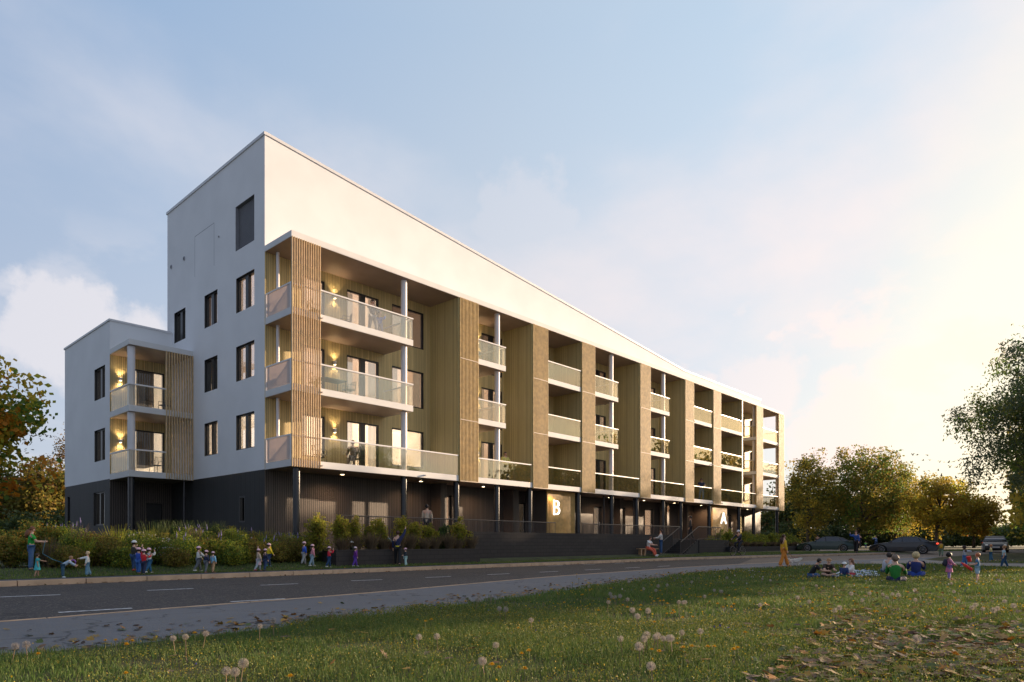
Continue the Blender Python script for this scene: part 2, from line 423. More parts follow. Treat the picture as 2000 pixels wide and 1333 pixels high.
# big ground out to the horizon
g = MB()
gx = [-900, -400, -150] + [-80 + 5 * i for i in range(37)] + [150, 400, 900]
gy = [-40, -15] + [0 + 4 * i for i in range(32)] + [160, 260, 450, 1200]
V = [(x, y, base(y) - .06) for y in gy for x in gx]; nx = len(gx)
g.v = V; g.f = [(j * nx + i, j * nx + i + 1, (j + 1) * nx + i + 1, (j + 1) * nx + i) for j in range(len(gy) - 1) for i in range(nx - 1)]; g.m = [0] * len(g.f)
tag(g.build('ground', M_earth, smooth=True), kind='structure')
sheet('road', US, vn, lambda u: vk(u) + .05, lambda x, y: base(y), M_road, 4)
sheet('pavement', US, lambda u: vl(u) - .8, lambda u: vn(u) - .06, lambda x, y: base(y) + .035, M_pave, 2)
sheet('lawn', US, lambda u: -95, vl, lambda x, y: base(y) + .04, M_lawn, 30)
sheet('sidewalk', [u for u in US if u <= 46], lambda u: vk(u) + .17, lambda u: vk(u) + 1.35, lambda x, y: base(y) + .12, M_side, 1)
US2 = [-60 + i for i in range(107)]
sheet('verge', US2, lambda u: vk(u) + 1.3, lambda u: 1.9 if u < -4 or u > 0 else 1.9, lambda x, y: ground(x, y) + .004, M_earth, 14)
sheet('garden_soil', [-60 + i for i in range(61)], lambda u: 1.85, lambda u: 26, lambda x, y: ground(x, y) + .004, M_earth, 12)
# kerbs: stones with joints
def kerb(name, fv, u0, u1, step, w_, h, zoff=0.0, gap=.012):
    m = MB(); u = u0
    while u < u1:
        a, b = u + gap, u + step - gap
        pts = []
        for (uu, s) in ((a, 0), (b, 0), (b, w_), (a, w_)):
            x, y = xy(uu, fv(uu) + s); pts.append((x, y, base(y)))
        lo = [(p[0], p[1], p[2] - .05) for p in pts]; hi = [(p[0], p[1], p[2] + h) for p in pts]
        m.q(*reversed(lo)); m.q(*hi)
        for k in range(4):
            j = (k + 1) % 4
            m.q(lo[k], lo[j], hi[j], hi[k])
        u += step
    o = m.build(name, M_kerb); tag(o, kind='structure'); return o
kerb('kerb', vk, -60, 44.3, 1.55, .17, .14)
kerb('near_kerb', lambda u: vn(u) - .06, -60, 60, 1.6, .07, .045)
# painted dashes
dm = MB()
def dash(p0, p1, w_=.12):
    a = Vector(hit(*p0, lambda x, y: base(y))); b = Vector(hit(*p1, lambda x, y: base(y)))
    d = (b - a).normalized(); n = Vector((-d.y, d.x)) * w_ / 2
    q = [a - n, b - n, b + n, a + n]
    dm.q(*[(p.x, p.y, base(p.y) + .004) for p in q])
for a, b in (((-120, 1171), (-60, 1169)), ((0, 1166.8), (118, 1162.2)), ((287, 1153.9), (378, 1150)), ((509, 1143.7), (582, 1140.6)), ((686, 1135), (747, 1132.6)),
             ((831, 1128.7), (880, 1126.5)), ((952, 1123), (995, 1121)), ((1054, 1118.2), (1091, 1116.4)), ((1143, 1113.8), (1173, 1112.3)), ((1222, 1110), (1249, 1108.6)), ((1285, 1107), (1308, 1105.8)),
             ((114, 1197), (258, 1188.5)), ((450, 1176), (556, 1170)), ((700, 1160.6), (768, 1156.6)),
             ((1069, 1106.3), (1098, 1105.1)), ((1139, 1103.4), (1163, 1102.4)), ((1201, 1100.8), (1222, 1099.8))):
    dash(a, b)
tag(dm.build('road_markings', M_line), kind='structure')
# right hand side: leafy gravel road, parking area, grass island and pale path
def patch(name, pix, m, dz, sub=True):
    pts = [hit(px, py, lambda x, y: base(y) + dz) for px, py in pix]
    bmn = bmesh.new(); vs = [bmn.verts.new((p[0], p[1], 0)) for p in pts]; bmn.faces.new(vs)
    bmesh.ops.triangulate(bmn, faces=bmn.faces[:])
    for _ in range(3): bmesh.ops.subdivide_edges(bmn, edges=[e for e in bmn.edges if e.calc_length() > 1.5], cuts=1, use_grid_fill=False); bmesh.ops.triangulate(bmn, faces=[f for f in bmn.faces if len(f.verts) > 3])
    for v in bmn.verts: v.co.z = base(v.co.y) + dz
    bmesh.ops.recalc_face_normals(bmn, faces=bmn.faces[:])
    me = bpy.data.meshes.new(name); bmn.to_mesh(me); me.materials.append(m)
    o = bpy.data.objects.new(name, me); COL.objects.link(o); tag(o, kind='structure'); return o
patch('leafy_road', [(1430, 1106.5), (1470, 1091), (1620, 1087), (1764, 1083), (1900, 1078.5), (2300, 1077), (2300, 1079), (2000, 1080.2), (1932, 1082), (1840, 1089), (1800, 1093), (1700, 1096.5), (1560, 1101)], M_gravel, .009)
patch('parking_area', [(1600, 1077.0), (1766, 1078.5), (1800, 1080.5), (2200, 1079.5), (2200, 1074.2), (1600, 1073.8)], M_gravel, .006)
patch('grass_island', [(1806, 1093), (1832, 1089), (1930, 1082), (2000, 1080), (2200, 1079), (2300, 1104), (2000, 1101), (1916, 1099.8), (1832, 1095.6)], M_lawn, .055)
patch('path', [(1700, 1096.2), (1806, 1093.2), (1832, 1095.6), (1916, 1099.8), (2000, 1101), (2300, 1105), (2300, 1117), (2000, 1109), (1900, 1105), (1820, 1101.5), (1700, 1102.5)], M_path, .048)
# ------------------------------------------------------------------ the apartment building (local axes: x along the facade, y into the building)
M_white = mat('white_plaster', (.74, .74, .75), .85, .03, .6, .25, 55)
M_trim = mat('white_concrete', (.66, .65, .64), .7, .04, 1.2, .12, 40)
M_soffit = mat('soffit_board', (.30, .22, .175), .45, .06, 1.5)
M_dark = clad('dark_panel_end', (.020, .020, .021), (.010, .010, .010), 'Y', .22, .92, .6, .5)
M_darkx = clad('dark_batten', (.088, .069, .058), (.016, .013, .011), 'X', .105, .62, .5, 1.0)
M_olx = clad('olive_batten_long', (.60, .47, .22), (.17, .13, .06), 'X', .088, .76)
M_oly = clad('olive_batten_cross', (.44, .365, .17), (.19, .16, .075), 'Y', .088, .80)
M_slat = mat('timber_slat', (.60, .43, .24), .5, .14, 5)
M_slat2 = mat('timber_slat_brown', (.47, .33, .135), .55, .16, 5)
M_back = mat('slat_backing', (.26, .15, .07), .7, .1, 3)
M_frame = mat('dark_window_frame', (.022, .021, .022), .35, .05)
M_colw = mat('white_column_paint', (.70, .68, .70), .4, .02)
M_cold = mat('dark_column_paint', (.020, .021, .025), .25, .05)
M_rail = mat('handrail_white', (.72, .70, .70), .35, .02)
M_glb = glass('balustrade_glass', (.93, .92, .88), .40, .005, .42, lo=.02, hi=.42)
M_glw = glass('window_glass', (.80, .80, .80), .38, .0)
M_frit = mat('frosted_side_panel', (.66, .58, .53), .25, .03, trans=.35)
M_met = mat('roof_flashing', (.66, .65, .66), .45, .03)
M_lamp = emis('lamp_glow', (1.0, .74, .42), 6)
ROOM = [emis('room_bright', (1.0, .88, .72), .42, True), emis('room_warm', (.95, .80, .66), .24, True), emis('room_dim', (.75, .58, .46), .09, True), emis('room_dark', (.05, .05, .06), .01)]  # room surfaces glow unevenly themselves, standing in for lamps indoors
CURT = [emis('curtain_lit', (1.0, .88, .72), .30), emis('curtain_warm', (.9, .76, .62), .16), emis('curtain_dim', (.6, .5, .42), .06)]  # curtains carry a weak glow of their own to look backlit
M_pinkdoor = emis('door_blind', (.90, .62, .42), .52)  # blind emits by itself so the door looks lit from inside
M_doorlit = emis('door_lit', (1.0, .74, .36), .8)  # stronger self-glow on the blind instead of a lit room behind it
M_int = mat('interior_shell', (.55, .48, .40), .8)

bld = empty('apartment_building', (X0, Y0, 0), math.atan2(A[1], A[0]))
tag(bld, 'white apartment building with sloping roofline, timber slat balconies and dark ground floor', 'apartment building')
VW, UE, VB = 2.27, 53.9, 13.1
Z = [4.33, 7.5, 10.7, 13.91, 14.17]
fA = lambda v: (lambda a, z, d: (a, v + d, z))
fB = lambda u: (lambda a, z, d: (u + d, a, z))
nwin = [0]
def wall(name, fn, a0, a1, z0, z1, holes, dep, m, parent=None, reveal=None, lab=None):
    mb = MB()
    As = sorted({a0, a1, *[h[0] for h in holes], *[h[1] for h in holes]}); Zs = sorted({z0, z1, *[h[2] for h in holes], *[h[3] for h in holes]})
    for i in range(len(As) - 1):
        for j in range(len(Zs) - 1):
            ca, cz = (As[i] + As[i + 1]) / 2, (Zs[j] + Zs[j + 1]) / 2
            if any(h[0] < ca < h[1] and h[2] < cz < h[3] for h in holes): continue
            mb.q(fn(As[i], Zs[j], 0), fn(As[i + 1], Zs[j], 0), fn(As[i + 1], Zs[j + 1], 0), fn(As[i], Zs[j + 1], 0))
    for h in holes:
        a, b, c, d = h[:4]
        for p, q in (((a, c), (a, d)), ((a, d), (b, d)), ((b, d), (b, c)), ((b, c), (a, c))):
            mb.q(fn(*p, 0), fn(*q, 0), fn(*q, dep), fn(*p, dep), mi=1)
    o = mb.build(name, [m, reveal or m], parent or bld)
    if lab: o['label'] = lab
    return o

def window(fn, h, dep, lit=1, mull=1, curtain=True, curt=None, room=2.2, wide=.16, parent=None, picture=False, name='window', pane=None):
    a, b, c, d = h[:4]
    if c > 1e8: return
    mb = MB(); t = .06
    def bar(x0, x1, z0, z1, d0, d1): mb.prism([(x0, z0), (x1, z0), (x1, z1), (x0, z1)], fn, d0, d1)
    e = .004
    bar(a + e, a + t, c + e, d - e, dep - .12, dep); bar(b - t, b - e, c + e, d - e, dep - .12, dep)
    bar(a + t, b - t, c + e, c + t, dep - .12, dep); bar(a + t, b - t, d - t, d - e, dep - .12, dep)
    if mull:
        for k in range(1, mull + 1):
            m_ = a + (b - a) * k / (mull + 1)
            bar(m_ - wide / 2, m_ + wide / 2, c + t, d - t, dep - .13, dep + .01)
    w_ = mb.build(name, M_frame, parent or bld)
    g_ = MB(); g_.prism([(a + t, c + t), (b - t, c + t), (b - t, d - t), (a + t, d - t)], fn, dep - .05, dep - .044)
    g_.build('pane', M_glw, w_)
    r = MB(); x0, x1, z0, z1 = a - .25, b + .25, c - .15, d + .2
    D0, D1 = dep + .02, dep + room
    r.q(fn(x0, z0, D1), fn(x1, z0, D1), fn(x1, z1, D1), fn(x0, z1, D1))
    for p, q in (((x0, z0), (x0, z1)), ((x0, z1), (x1, z1)), ((x1, z1), (x1, z0)), ((x1, z0), (x0, z0))):
        r.q(fn(*p, D0), fn(*q, D0), fn(*q, D1), fn(*p, D1))
    # shelf and cupboard shapes in the room
    r.prism([(x0 + .3, z0 + .01), (x0 + .9, z0 + .01), (x0 + .9, z0 + 1.0), (x0 + .3, z0 + 1.0)], fn, D1 - .5, D1 - .02, mi=1)
    r.build('interior', [ROOM[lit], M_int], w_)
    if curtain:
        cm = MB(); cmt = CURT[min(lit if curt is None else curt, 2)]
        for (s0, s1) in ((a + .03, a + (b - a) * .26), (b - (b - a) * .24, b - .03)):
            n = 16
            for i in range(n):
                p0 = s0 + (s1 - s0) * i / n; p1 = s0 + (s1 - s0) * (i + 1) / n
                o0, o1 = .04 * math.sin(i * 1.9), .04 * math.sin((i + 1) * 1.9)
                cm.q(fn(p0, c + .03, dep + .12 + o0), fn(p1, c + .03, dep + .12 + o1), fn(p1, d - .03, dep + .12 + o1), fn(p0, d - .03, dep + .12 + o0))
        cm.build('curtain', cmt, w_, smooth=True)
    if picture:
        pm = MB(); pc = (a + b) / 2 + .25
        pm.prism([(pc - .4, c + .7), (pc + .4, c + .7), (pc + .4, c + 1.75), (pc - .4, c + 1.75)], fn, D1 - .06, D1 - .03)
        pm.prism([(pc - .34, c + .76), (pc + .34, c + .76), (pc + .34, c + 1.69), (pc - .34, c + 1.69)], fn, D1 - .065, D1 - .06, mi=1)
        pm.prism([(pc - .12, c + .9), (pc + .2, c + .95), (pc + .16, c + 1.3), (pc - .2, c + 1.2)], fn, D1 - .069, D1 - .065)
        pm.build('picture', [M_frame, emis('picture_paper' + str(len(MATS)), (.8, .7, .6), .25)], w_)  # paper glows by itself, room light put into its emission
    return w_

# end wall (x = 0), upper white part
EW = [(3.22, 4.98, z - 1.62, z) for z in (13.42, 10.23, 7.03)] + [(6.94, 8.40, z - 1.63, z) for z in (13.45, 10.24, 7.06)] + [(10.71, 12.16, 11.82, 13.44)]
louv = (3.22, 5.04, 14.71, 16.78)
wall('wall', fB(0), VW, VB, 4.34, 19.05, EW + [louv], .22, M_white, reveal=M_frame, lab='white end wall')
lits = [1, 1, 0, 2, 3, 0, 3]
for h, l in zip(EW, lits): window(fB(0), h, .22, l, 1, curtain=False, wide=.26, room=2.0)
m = MB()
a, b, c, d = louv
m.prism([(a, c), (b, c), (b, d), (a, d)], fB(0), .215, .23)
k = c + .04
while k < d - .05:
    m.prism([(a + .03, k), (b - .03, k), (b - .03, k + .035), (a + .03, k + .035)], fB(0), .15, .2); k += .075
for p, q in (((a, c), (a, d)), ((a, d), (b, d)), ((b, d), (b, c)), ((b, c), (a, c))):
    sh_ = lambda t: (t[0] + (.004 if t[0] == a else -.004), t[1] + (.004 if t[1] == c else -.004))
    m.q(fB(0)(*sh_(p), -.001), fB(0)(*sh_(q), -.001), fB(0)(*sh_(q), .216), fB(0)(*sh_(p), .216))
m.build('louvre', mat('louvre_grey', (.24, .24, .26), .5, .05), bld)
m = MB()
for (p, q, r_, s_) in ((7.3, 9.56, 16.76, 16.79), (9.535, 9.56, 14.72, 16.76), (7.3, 7.325, 14.68, 16.76)):
    m.prism([(p, r_), (q, r_), (q, s_), (p, s_)], fB(0), -.003, -.001)
m.build('hatch_joint', mat('joint_shadow_gap', (.33, .34, .36), .9, .02), bld)
for (v_, z_, r_) in ((10.85, 16.03, .12), (12.54, 16.05, .12), (6.76, 15.93, .05)):
    m = MB(); m.tube([(-.03, v_, z_), (.02, v_, z_)], r_, 20); m.tube([(-.034, v_, z_), (-.031, v_, z_)], r_ * .7, 20, mi=1)
    m.build('vent', [mat('vent_grey', (.42, .42, .45), .5, .02), mat('vent_dark', (.06, .06, .07), .6, .02)], bld)
# dark ground floor of the end wall
dg = [(4.11, 4.70, 2.06, 3.25)]
wall('wall', fB(0.0), VW, 12.55, -.3, 4.34, dg, .12, M_dark, reveal=mat('grey_window_trim', (.12, .12, .13), .5, .02), lab='dark ground floor end wall')
window(fB(0.0), dg[0], .12, 3, 0, curtain=False)
# back, far end and flat roofs
m = MB()
SL = [(0, 19.05), (37.9, 15.69), (UE, 15.69)]
m.q((0, VB, -.3), (UE, VB, -.3), (UE, VB, 15.69), (37.9, VB, 15.69), (0, VB, 19.05))
m.q((UE, VW, -.3), (UE, VB, -.3), (UE, VB, 15.69), (UE, VW, 15.69))
m.build('wall', M_white, bld)['label'] = 'white rear and far end walls'
m = MB()
for (u0, z0), (u1, z1) in zip(SL, SL[1:]):
    m.q((u0, VW, z0 - .3), (u1, VW, z1 - .3), (u1, VB, z1 - .3), (u0, VB, z0 - .3))
m.build('roof', mat('roof_felt', (.06, .06, .06), .9), bld)
# parapet capping
m = MB()
m.box(-.05, .16, VW - .05, VB + .05, 19.05, 19.18)
for (u0, z0), (u1, z1) in zip(SL, SL[1:]):
    u0_ = u0 + .16 if u0 == 0 else u0
    for (va, vb_) in ((VW - .05, VW + .16), (VB - .16, VB + .05)):
        P = [(u0_, va, z0), (u1, va, z1), (u1, vb_, z1), (u0_, vb_, z0)]; Q = [(p[0], p[1], p[2] + .13) for p in P]
        m.q(*reversed(P)); m.q(*Q)
        for k in range(4): m.q(P[k], P[(k + 1) % 4], Q[(k + 1) % 4], Q[k])
m.box(UE - .16, UE + .05, VW + .16, VB - .16, 15.69, 15.82)
m.build('parapet_cap', M_met, bld)
# upper white wall over the balconies
m = MB(); m.q(*[(u, VW, z) for u, z in ((0, 14.0), (UE, 14.0), (UE, 15.69), (37.9, 15.69), (0, 19.05))])
m.build('wall', M_white, bld)['label'] = 'tall white wall tapering above the balconies'
# clad wall behind the balconies
def rows(a, b, hgt=2.35, storeys=(0, 1, 2)):
    return [(a, b, [13.43, 10.24, 7.05][2 - k] - hgt, [13.43, 10.24, 7.05][2 - k]) for k in storeys]
BW = []; BL = []
def addw(a, b, hgt, lit, mull, cur, pic=None):
    for k, h in enumerate(rows(a, b, hgt)):
        BW.append(h); BL.append((lit[k], mull, cur[k], pic == k))
addw(1.82, 3.0, 1.95, (0, 1, 1), 0, (1, 1, 1))
addw(4.23, 6.11, 2.35, (0, 1, 1), 1, (1, 1, 1))
addw(6.94, 9.05, 1.95, (0, 1, 2), 0, (0, 1, 0), 0)
addw(13.46, 15.2, 2.35, (1, 1, 2), 1, (1, 1, 1))
addw(18.0, 19.66, 2.35, (0, 2, 1), 1, (1, 0, 1))
addw(24.5, 26.17, 2.35, (2, 1, 2), 1, (1, 1, 0))
addw(31.3, 33.1, 2.35, (1, 2, 1), 1, (1, 1, 1))
addw(36.3, 38.0, 2.35, (1, 1, 1), 1, (1, 1, 1))
addw(41.4, 43.2, 2.35, (2, 1, 1), 1, (1, 1, 1))
addw(49.2, 50.04, 1.95, (2, 2, 1), 0, (0, 0, 0))
addw(51.12, 51.8, 2.35, (0, 1, 1), 0, (0, 0, 0))
wall('wall', fA(VW), 0.0, UE, 4.35, 14.0, BW, .16, M_olx, reveal=M_frame, lab='olive timber batten wall behind the balconies')
for h, (l, mu_, cu, pi_) in zip(BW, BL): window(fA(VW), h, .16, l, mu_, bool(cu), picture=pi_, wide=.3)

# roof slab over the balconies
m = MB(); m.box(0, 54.07, 0, VW - .003, 13.912, 14.17); m.build('roof_fascia', M_trim, bld)
def soffit(u0, u1, z, v0=.02, v1=2.25):
    m = MB(); m.box(u0, u1, v0, v1, z - .012, z - .002); return m
soffit(.02, 54.05, 13.912).build('soffit', M_soffit, bld)

def balcony(u0, u1, k, left=False, right=False, v0=0.0, v1=None, zb=None, parent=None, slat=None, gl=None):
    """one balcony: slab with handrail and glass as its own pieces"""
    v1 = VW - .003 if v1 is None else v1
    zb = Z[k] if zb is None else zb
    zt = zb + .29
    m = MB(); m.box(u0, u1, v0, v1, zb, zt)
    o = m.build('balcony', M_trim, bld)
    soffit(u0 + .03, u1 - .03, zb, v0 + .02, v1 - .02).build('soffit', M_soffit, o)
    g0, g1 = gl or (u0, u1)
    r = MB(); r.box(g0, g1, v0 - .02, v0 + .06, zt + 1.0, zt + 1.06)
    if left: r.box(u0 if left == 'frame' else g0, (u0 if left == 'frame' else g0) + .07, v0 + .06, v1 - .02, zt + 1.0, zt + 1.06)
    if right: r.box(g1 - .07, g1, v0 + .06, v1 - .02, zt + 1.0, zt + 1.06)
    if left == 'frame':
        r.box(u0, u0 + .07, v0 + .09, v0 + .16, zt, zt + 1.0); r.box(u0, u0 + .07, v1 - .09, v1 - .02, zt, zt + 1.0)
    r.build('handrail', M_rail, o)
    g = MB(); n = max(1, round((g1 - g0) / 1.35)); st = (g1 - g0 - .04) / n
    for i in range(n):
        g.box(g0 + .02 + i * st + .006, g0 + .02 + (i + 1) * st - .006, v0 + .012, v0 + .024, zt - .10 if False else zt + .02, zt + .995)
    if left == 'frame':
        q_ = MB(); q_.box(u0 + .025, u0 + .037, v0 + .17, v1 - .10, zt + .02, zt + .995); q_.build('side_panel', M_frit, o)
    elif left: g.box(g0 + .025, g0 + .037, v0 + .09, v1 - .11, zt + .02, zt + .995)
    if right: g.box(g1 - .037, g1 - .025, v0 + .09, v1 - .03, zt + .02, zt + .995)
    g.build('glass_balustrade', M_glb, o)
    return o
bays_up = [(0.02, 6.49, 'frame', True, (1.36, 6.49)), (9.75, 13.12, False, True, (10.92, 13.12)), (15.6, 20.12, False, False, (16.78, 20.12)), (20.4, 24.37, False, True, (21.6, 24.37)),
           (27.3, 31.31, False, True, (28.5, 31.31)), (33.9, 38.3, False, False, (35.1, 38.3)), (38.75, 44.27, False, False, (39.92, 44.27)), (47.3, 54.05, True, True, (47.32, 52.68))]
bays_lo = [(0.02, 9.5, 'frame', False, (1.36, 9.48)), (9.75, 15.4, False, False, (10.92, 15.3)), (15.6, 20.15, False, False, (16.78, 20.12)), (20.4, 27.1, False, False, (21.6, 27.0)),
           (27.3, 33.68, False, False, (28.5, 33.5)), (33.9, 38.5, False, False, (35.1, 38.3)), (38.75, 44.3, False, False, (39.92, 44.27)), (44.52, 54.05, False, True, (44.54, 52.68))]
for b_ in bays_lo: balcony(b_[0], b_[1], 0, b_[2], b_[3], gl=b_[4])
for k in (1, 2):
    for b_ in bays_up: balcony(b_[0], b_[1], k, b_[2], b_[3], gl=b_[4])
# fins (cross walls) between the flats
for u in (9.5, 15.35, 20.17, 27.05, 33.65, 38.5, 44.3):
    m = MB(); m.box(u, u + .2 if u != 44.3 else u + .19, .02, VW - .006, Z[0] - .02, 13.896); m.build('partition_fin', M_oly, bld)
# slat screens
def screen(u0, u1, z0, z1, v=-.07, d=.13, step=.106, w_=.034, back=True, parent=None, bars=(), light=()):
    m = MB(); n = max(2, round((u1 - u0) / step)); st = (u1 - u0 - w_) / n
    for i in range(n + 1):
        m.box(u0 + i * st, u0 + i * st + w_, v, v + d, z0, z1)
    o = m.build('slat_screen', M_slat2 if back else M_slat, bld)
    if back:
        b_ = MB(); b_.box(u0 + .01, u1 - .01, v + d + .004, v + d + .03, z0 + .02, z1 - .02); b_.build('backing_board', M_back, o)
    l = MB()
    for z in light: l.box(u0, u1, v + d + .002 - .03, v + d + .003, z - .025, z + .025)
    if light: l.build('fixing_strip', M_trim, o)
    return o
screen(.0, 1.34, 4.30, 13.905, back=False, step=.112, w_=.03, d=.09)
for (a, b) in ((9.57, 10.9), (15.42, 16.77), (20.2, 21.58), (27.12, 28.49), (33.7, 35.08), (38.53, 39.91), (47.31, 48.79), (52.7, 54.07)):
    screen(a, b, 4.30, 13.905)
    for zz in (7.62, 10.82):
        pass
m = MB()
for (a, b) in ((9.57, 10.9), (15.42, 16.77), (20.2, 21.58), (27.12, 28.49), (33.7, 35.08), (38.53, 39.91)):
    for zz in (7.53, 10.73, 4.315): m.box(a + .005, b - .005, -.078, -.0705, zz, zz + .035)
m.build('joint_strip', mat('pale_joint_strip', (.55, .45, .36), .6), bld)
# rails of panel 0 (the handrail and slab edges behind the slats)
m = MB()
for k in (0, 1, 2):
    m.box(.09, 1.36, .0, .05, Z[k] + 1.24, Z[k] + 1.30)
m.build('handrail', M_rail, bld)
# white columns, dark columns and downpipes
def column(u, v, z0, z1, r, m_, n=20):
    m = MB(); m.tube([(u, v, z0), (u, v, z1)], r, n, cap=False); return m.build('column', m_, bld, smooth=True)
for k in range(3):
    z0 = Z[k] + .29; z1 = (Z[k + 1]) - .013
    for u in (6.2, 12.78, 24.02, 30.95, 47.65): column(u, .35, z0, z1, .15, M_colw)
    column(53.3, .35, z0, z1, .15, M_colw); column(.42, 1.9, z0, z1, .07, M_colw, 12)
for u in (.45, 6.21, 9.7, 12.78, 15.58, 20.34, 24.11, 27.26, 31.0, 33.72, 38.6, 44.4, 47.65, 53.4):
    column(u, .38, -.2, 4.318, .155, M_cold)
for u in (9.92, 15.85, 20.6, 23.75, 27.5): column(u, .75, 1.2, 4.318, .045, M_cold, 8)
for u in (1.5, 10.0 - 3.1):
    pass
# drain spouts at slab edges
for u, k in ((1.42, 0), (1.42, 1), (1.42, 2), (7.2, 0), (38.25, 1), (38.25, 0), (40.1, 1), (40.1, 0), (47.2, 0), (52.6, 0), (52.6, 1), (52.6, 2), (35.2, 2)):
    m = MB(); m.tube([(u, .02, Z[k] + .12), (u, -.14, Z[k] + .10)], .04, 10); m.build('drain_spout', M_rail, bld)
# ground floor: recessed dark batten wall
GW = [(10.18, 11.17, 1.35, 3.75), (24.71, 25.72, 1.35, 3.7), (27.69, 28.75, 1.35, 3.75), (29.9, 30.35, 1.35, 3.72), (31.55, 32.9, 1.35, 3.75), (34.5, 35.0, 1.35, 3.72), (37.6, 38.1, 1.35, 3.7), (39.75, 40.65, 1.35, 3.75),
      (42.0, 42.75, 1.35, 3.7), (46.2, 47.0, 1.35, 3.75), (49.03, 50.0, 1.35, 3.75), (16.0, 17.5, 1.35, 3.62)]
wall('wall', fA(VW), 0.0, UE, -.3, 4.33, GW, .28, M_darkx, reveal=M_frame, lab='dark batten wall of the ground floor')
GL = ['pink', 'dim', 'pink', 'lit', 'pink', 'lit', 'dim', 'pink', 'pink', 'pink', 'lit', 'ent']
for h, t in zip(GW, GL):
    fn = fA(VW); a, b, c, d = h
    mb = MB()
    for (p, q, r_, s_) in ((a + .004, a + .07, c, d - .004), (b - .07, b - .004, c, d - .004), (a + .07, b - .07, d - .08, d - .004), (a + .07, b - .07, c, c + .06)):
        mb.prism([(p, r_), (q, r_), (q, s_), (p, s_)], fn, .18, .28)
    if t == 'ent': mb.prism([(16.55, c), (16.75, c), (16.75, d - .08), (16.55, d - .08)], fn, .18, .28)
    o = mb.build('door', M_frame, bld)
    g_ = MB(); g_.prism([(a + .07, c + .06), (b - .07, c + .06), (b - .07, d - .08), (a + .07, d - .08)], fn, .22, .226); g_.build('pane', M_glw, o)
    g_ = MB(); g_.prism([(a - .05, c), (b + .05, c), (b + .05, d + .02), (a - .05, d + .02)], fn, .30 if t != 'ent' else 1.1, .34 if t != 'ent' else 1.14)
    g_.build('blind', {'pink': M_pinkdoor, 'dim': CURT[1], 'lit': M_doorlit, 'ent': ROOM[2]}[t], o)
    g_ = MB(); g_.tube([(b - .16, VW + .17, c + 1.0), (b - .16, VW + .12, c + 1.0), (b - .16, VW + .12, c + 1.25)], .012, 6); g_.build('handle', M_met, o)
# projecting dark stair tower sides beside the entrances
for (a, b) in ((9.6, 10.03), (15.37, 15.9), (40.9, 41.1), (36.9, 37.3), (26.9, 27.3), (33.6, 33.9)):
    m = MB(); m.box(a, b, 1.5, VW - .004, 1.2, 4.316); m.build('pilaster', M_darkx, bld)
# soffit of the ground floor between slabs
m = MB()
for a, b in ((9.5, 9.75), (15.4, 15.6), (20.15, 20.4), (27.1, 27.3), (33.68, 33.9), (38.5, 38.75), (44.3, 44.52)):
    m.box(a + .003, b - .003, .03, VW - .01, Z[0], Z[0] + .27)
m.build('floor_slab', M_trim, bld)
# lit timber panels with the entrance letters
def letter_panel(u0, u1, ch):
    m = MB(); n = round((u1 - u0) / .11); st = (u1 - u0) / n
    m.box(u0, u1, .50, .56, 1.3, 4.315)
    for i in range(n): m.box(u0 + i * st + .012, u0 + (i + 1) * st - .03, .455, .50 - .001, 1.3, 4.315)
    m.box(u0, u1, .56, VW - .01, 1.3, 4.31, mi=1)
    return m.build('entrance_panel', [mat('honey_timber', (.52, .33, .115), .5, .12, 5), M_darkx], bld)
pB = letter_panel(17.34, 20.12, 'B'); pA = letter_panel(39.40, 42.2, 'A')
M_let = emis('letter_white', (1, .98, .94), .9)
def stroke(pts, w_, fn, d0, d1, mb):
    for (a0, z0), (a1, z1) in zip(pts, pts[1:]):
        L = math.hypot(a1 - a0, z1 - z0); nx_, nz_ = -(z1 - z0) / L * w_ / 2, (a1 - a0) / L * w_ / 2
        ex, ez = (a1 - a0) / L * w_ * .2, (z1 - z0) / L * w_ * .2
        mb.prism([(a0 - nx_ - ex, z0 - nz_ - ez), (a1 - nx_ + ex, z1 - nz_ + ez), (a1 + nx_ + ex, z1 + nz_ + ez), (a0 + nx_ - ex, z0 + nz_ - ez)], fn, d0, d1)
fl = fA(.455)
m = MB(); u, z0, hh = 17.83, 2.83, .9
stroke([(u + .05, z0), (u + .05, z0 + hh)], .085, fl, -.12, -.05, m)
def arc(cx, cz, rx, rz, a0=-90, a1=90, n=9): return [(cx + rx * math.cos(R(a0 + (a1 - a0) * i / n)), cz + rz * math.sin(R(a0 + (a1 - a0) * i / n))) for i in range(n + 1)]
stroke([(u + .1, z0 + .05)] + arc(u + .30, z0 + .26, .25, .21) + [(u + .1, z0 + .47)], .08, fl, -.12, -.051, m)
stroke([(u + .1, z0 + .475)] + arc(u + .27, z0 + .665, .22, .185) + [(u + .1, z0 + .85)], .08, fl, -.12, -.052, m)
m.build('letter_b', M_let, pB)
m = MB(); u, z0, hh = 40.86, 2.77, .9
stroke([(u, z0), (u + .47, z0 + hh)], .11, fl, -.12, -.05, m)
stroke([(u + .94, z0), (u + .47, z0 + hh)], .11, fl, -.12, -.051, m)
stroke([(u + .2, z0 + .28), (u + .74, z0 + .28)], .10, fl, -.118, -.052, m)
m.build('letter_a', M_let, pA)
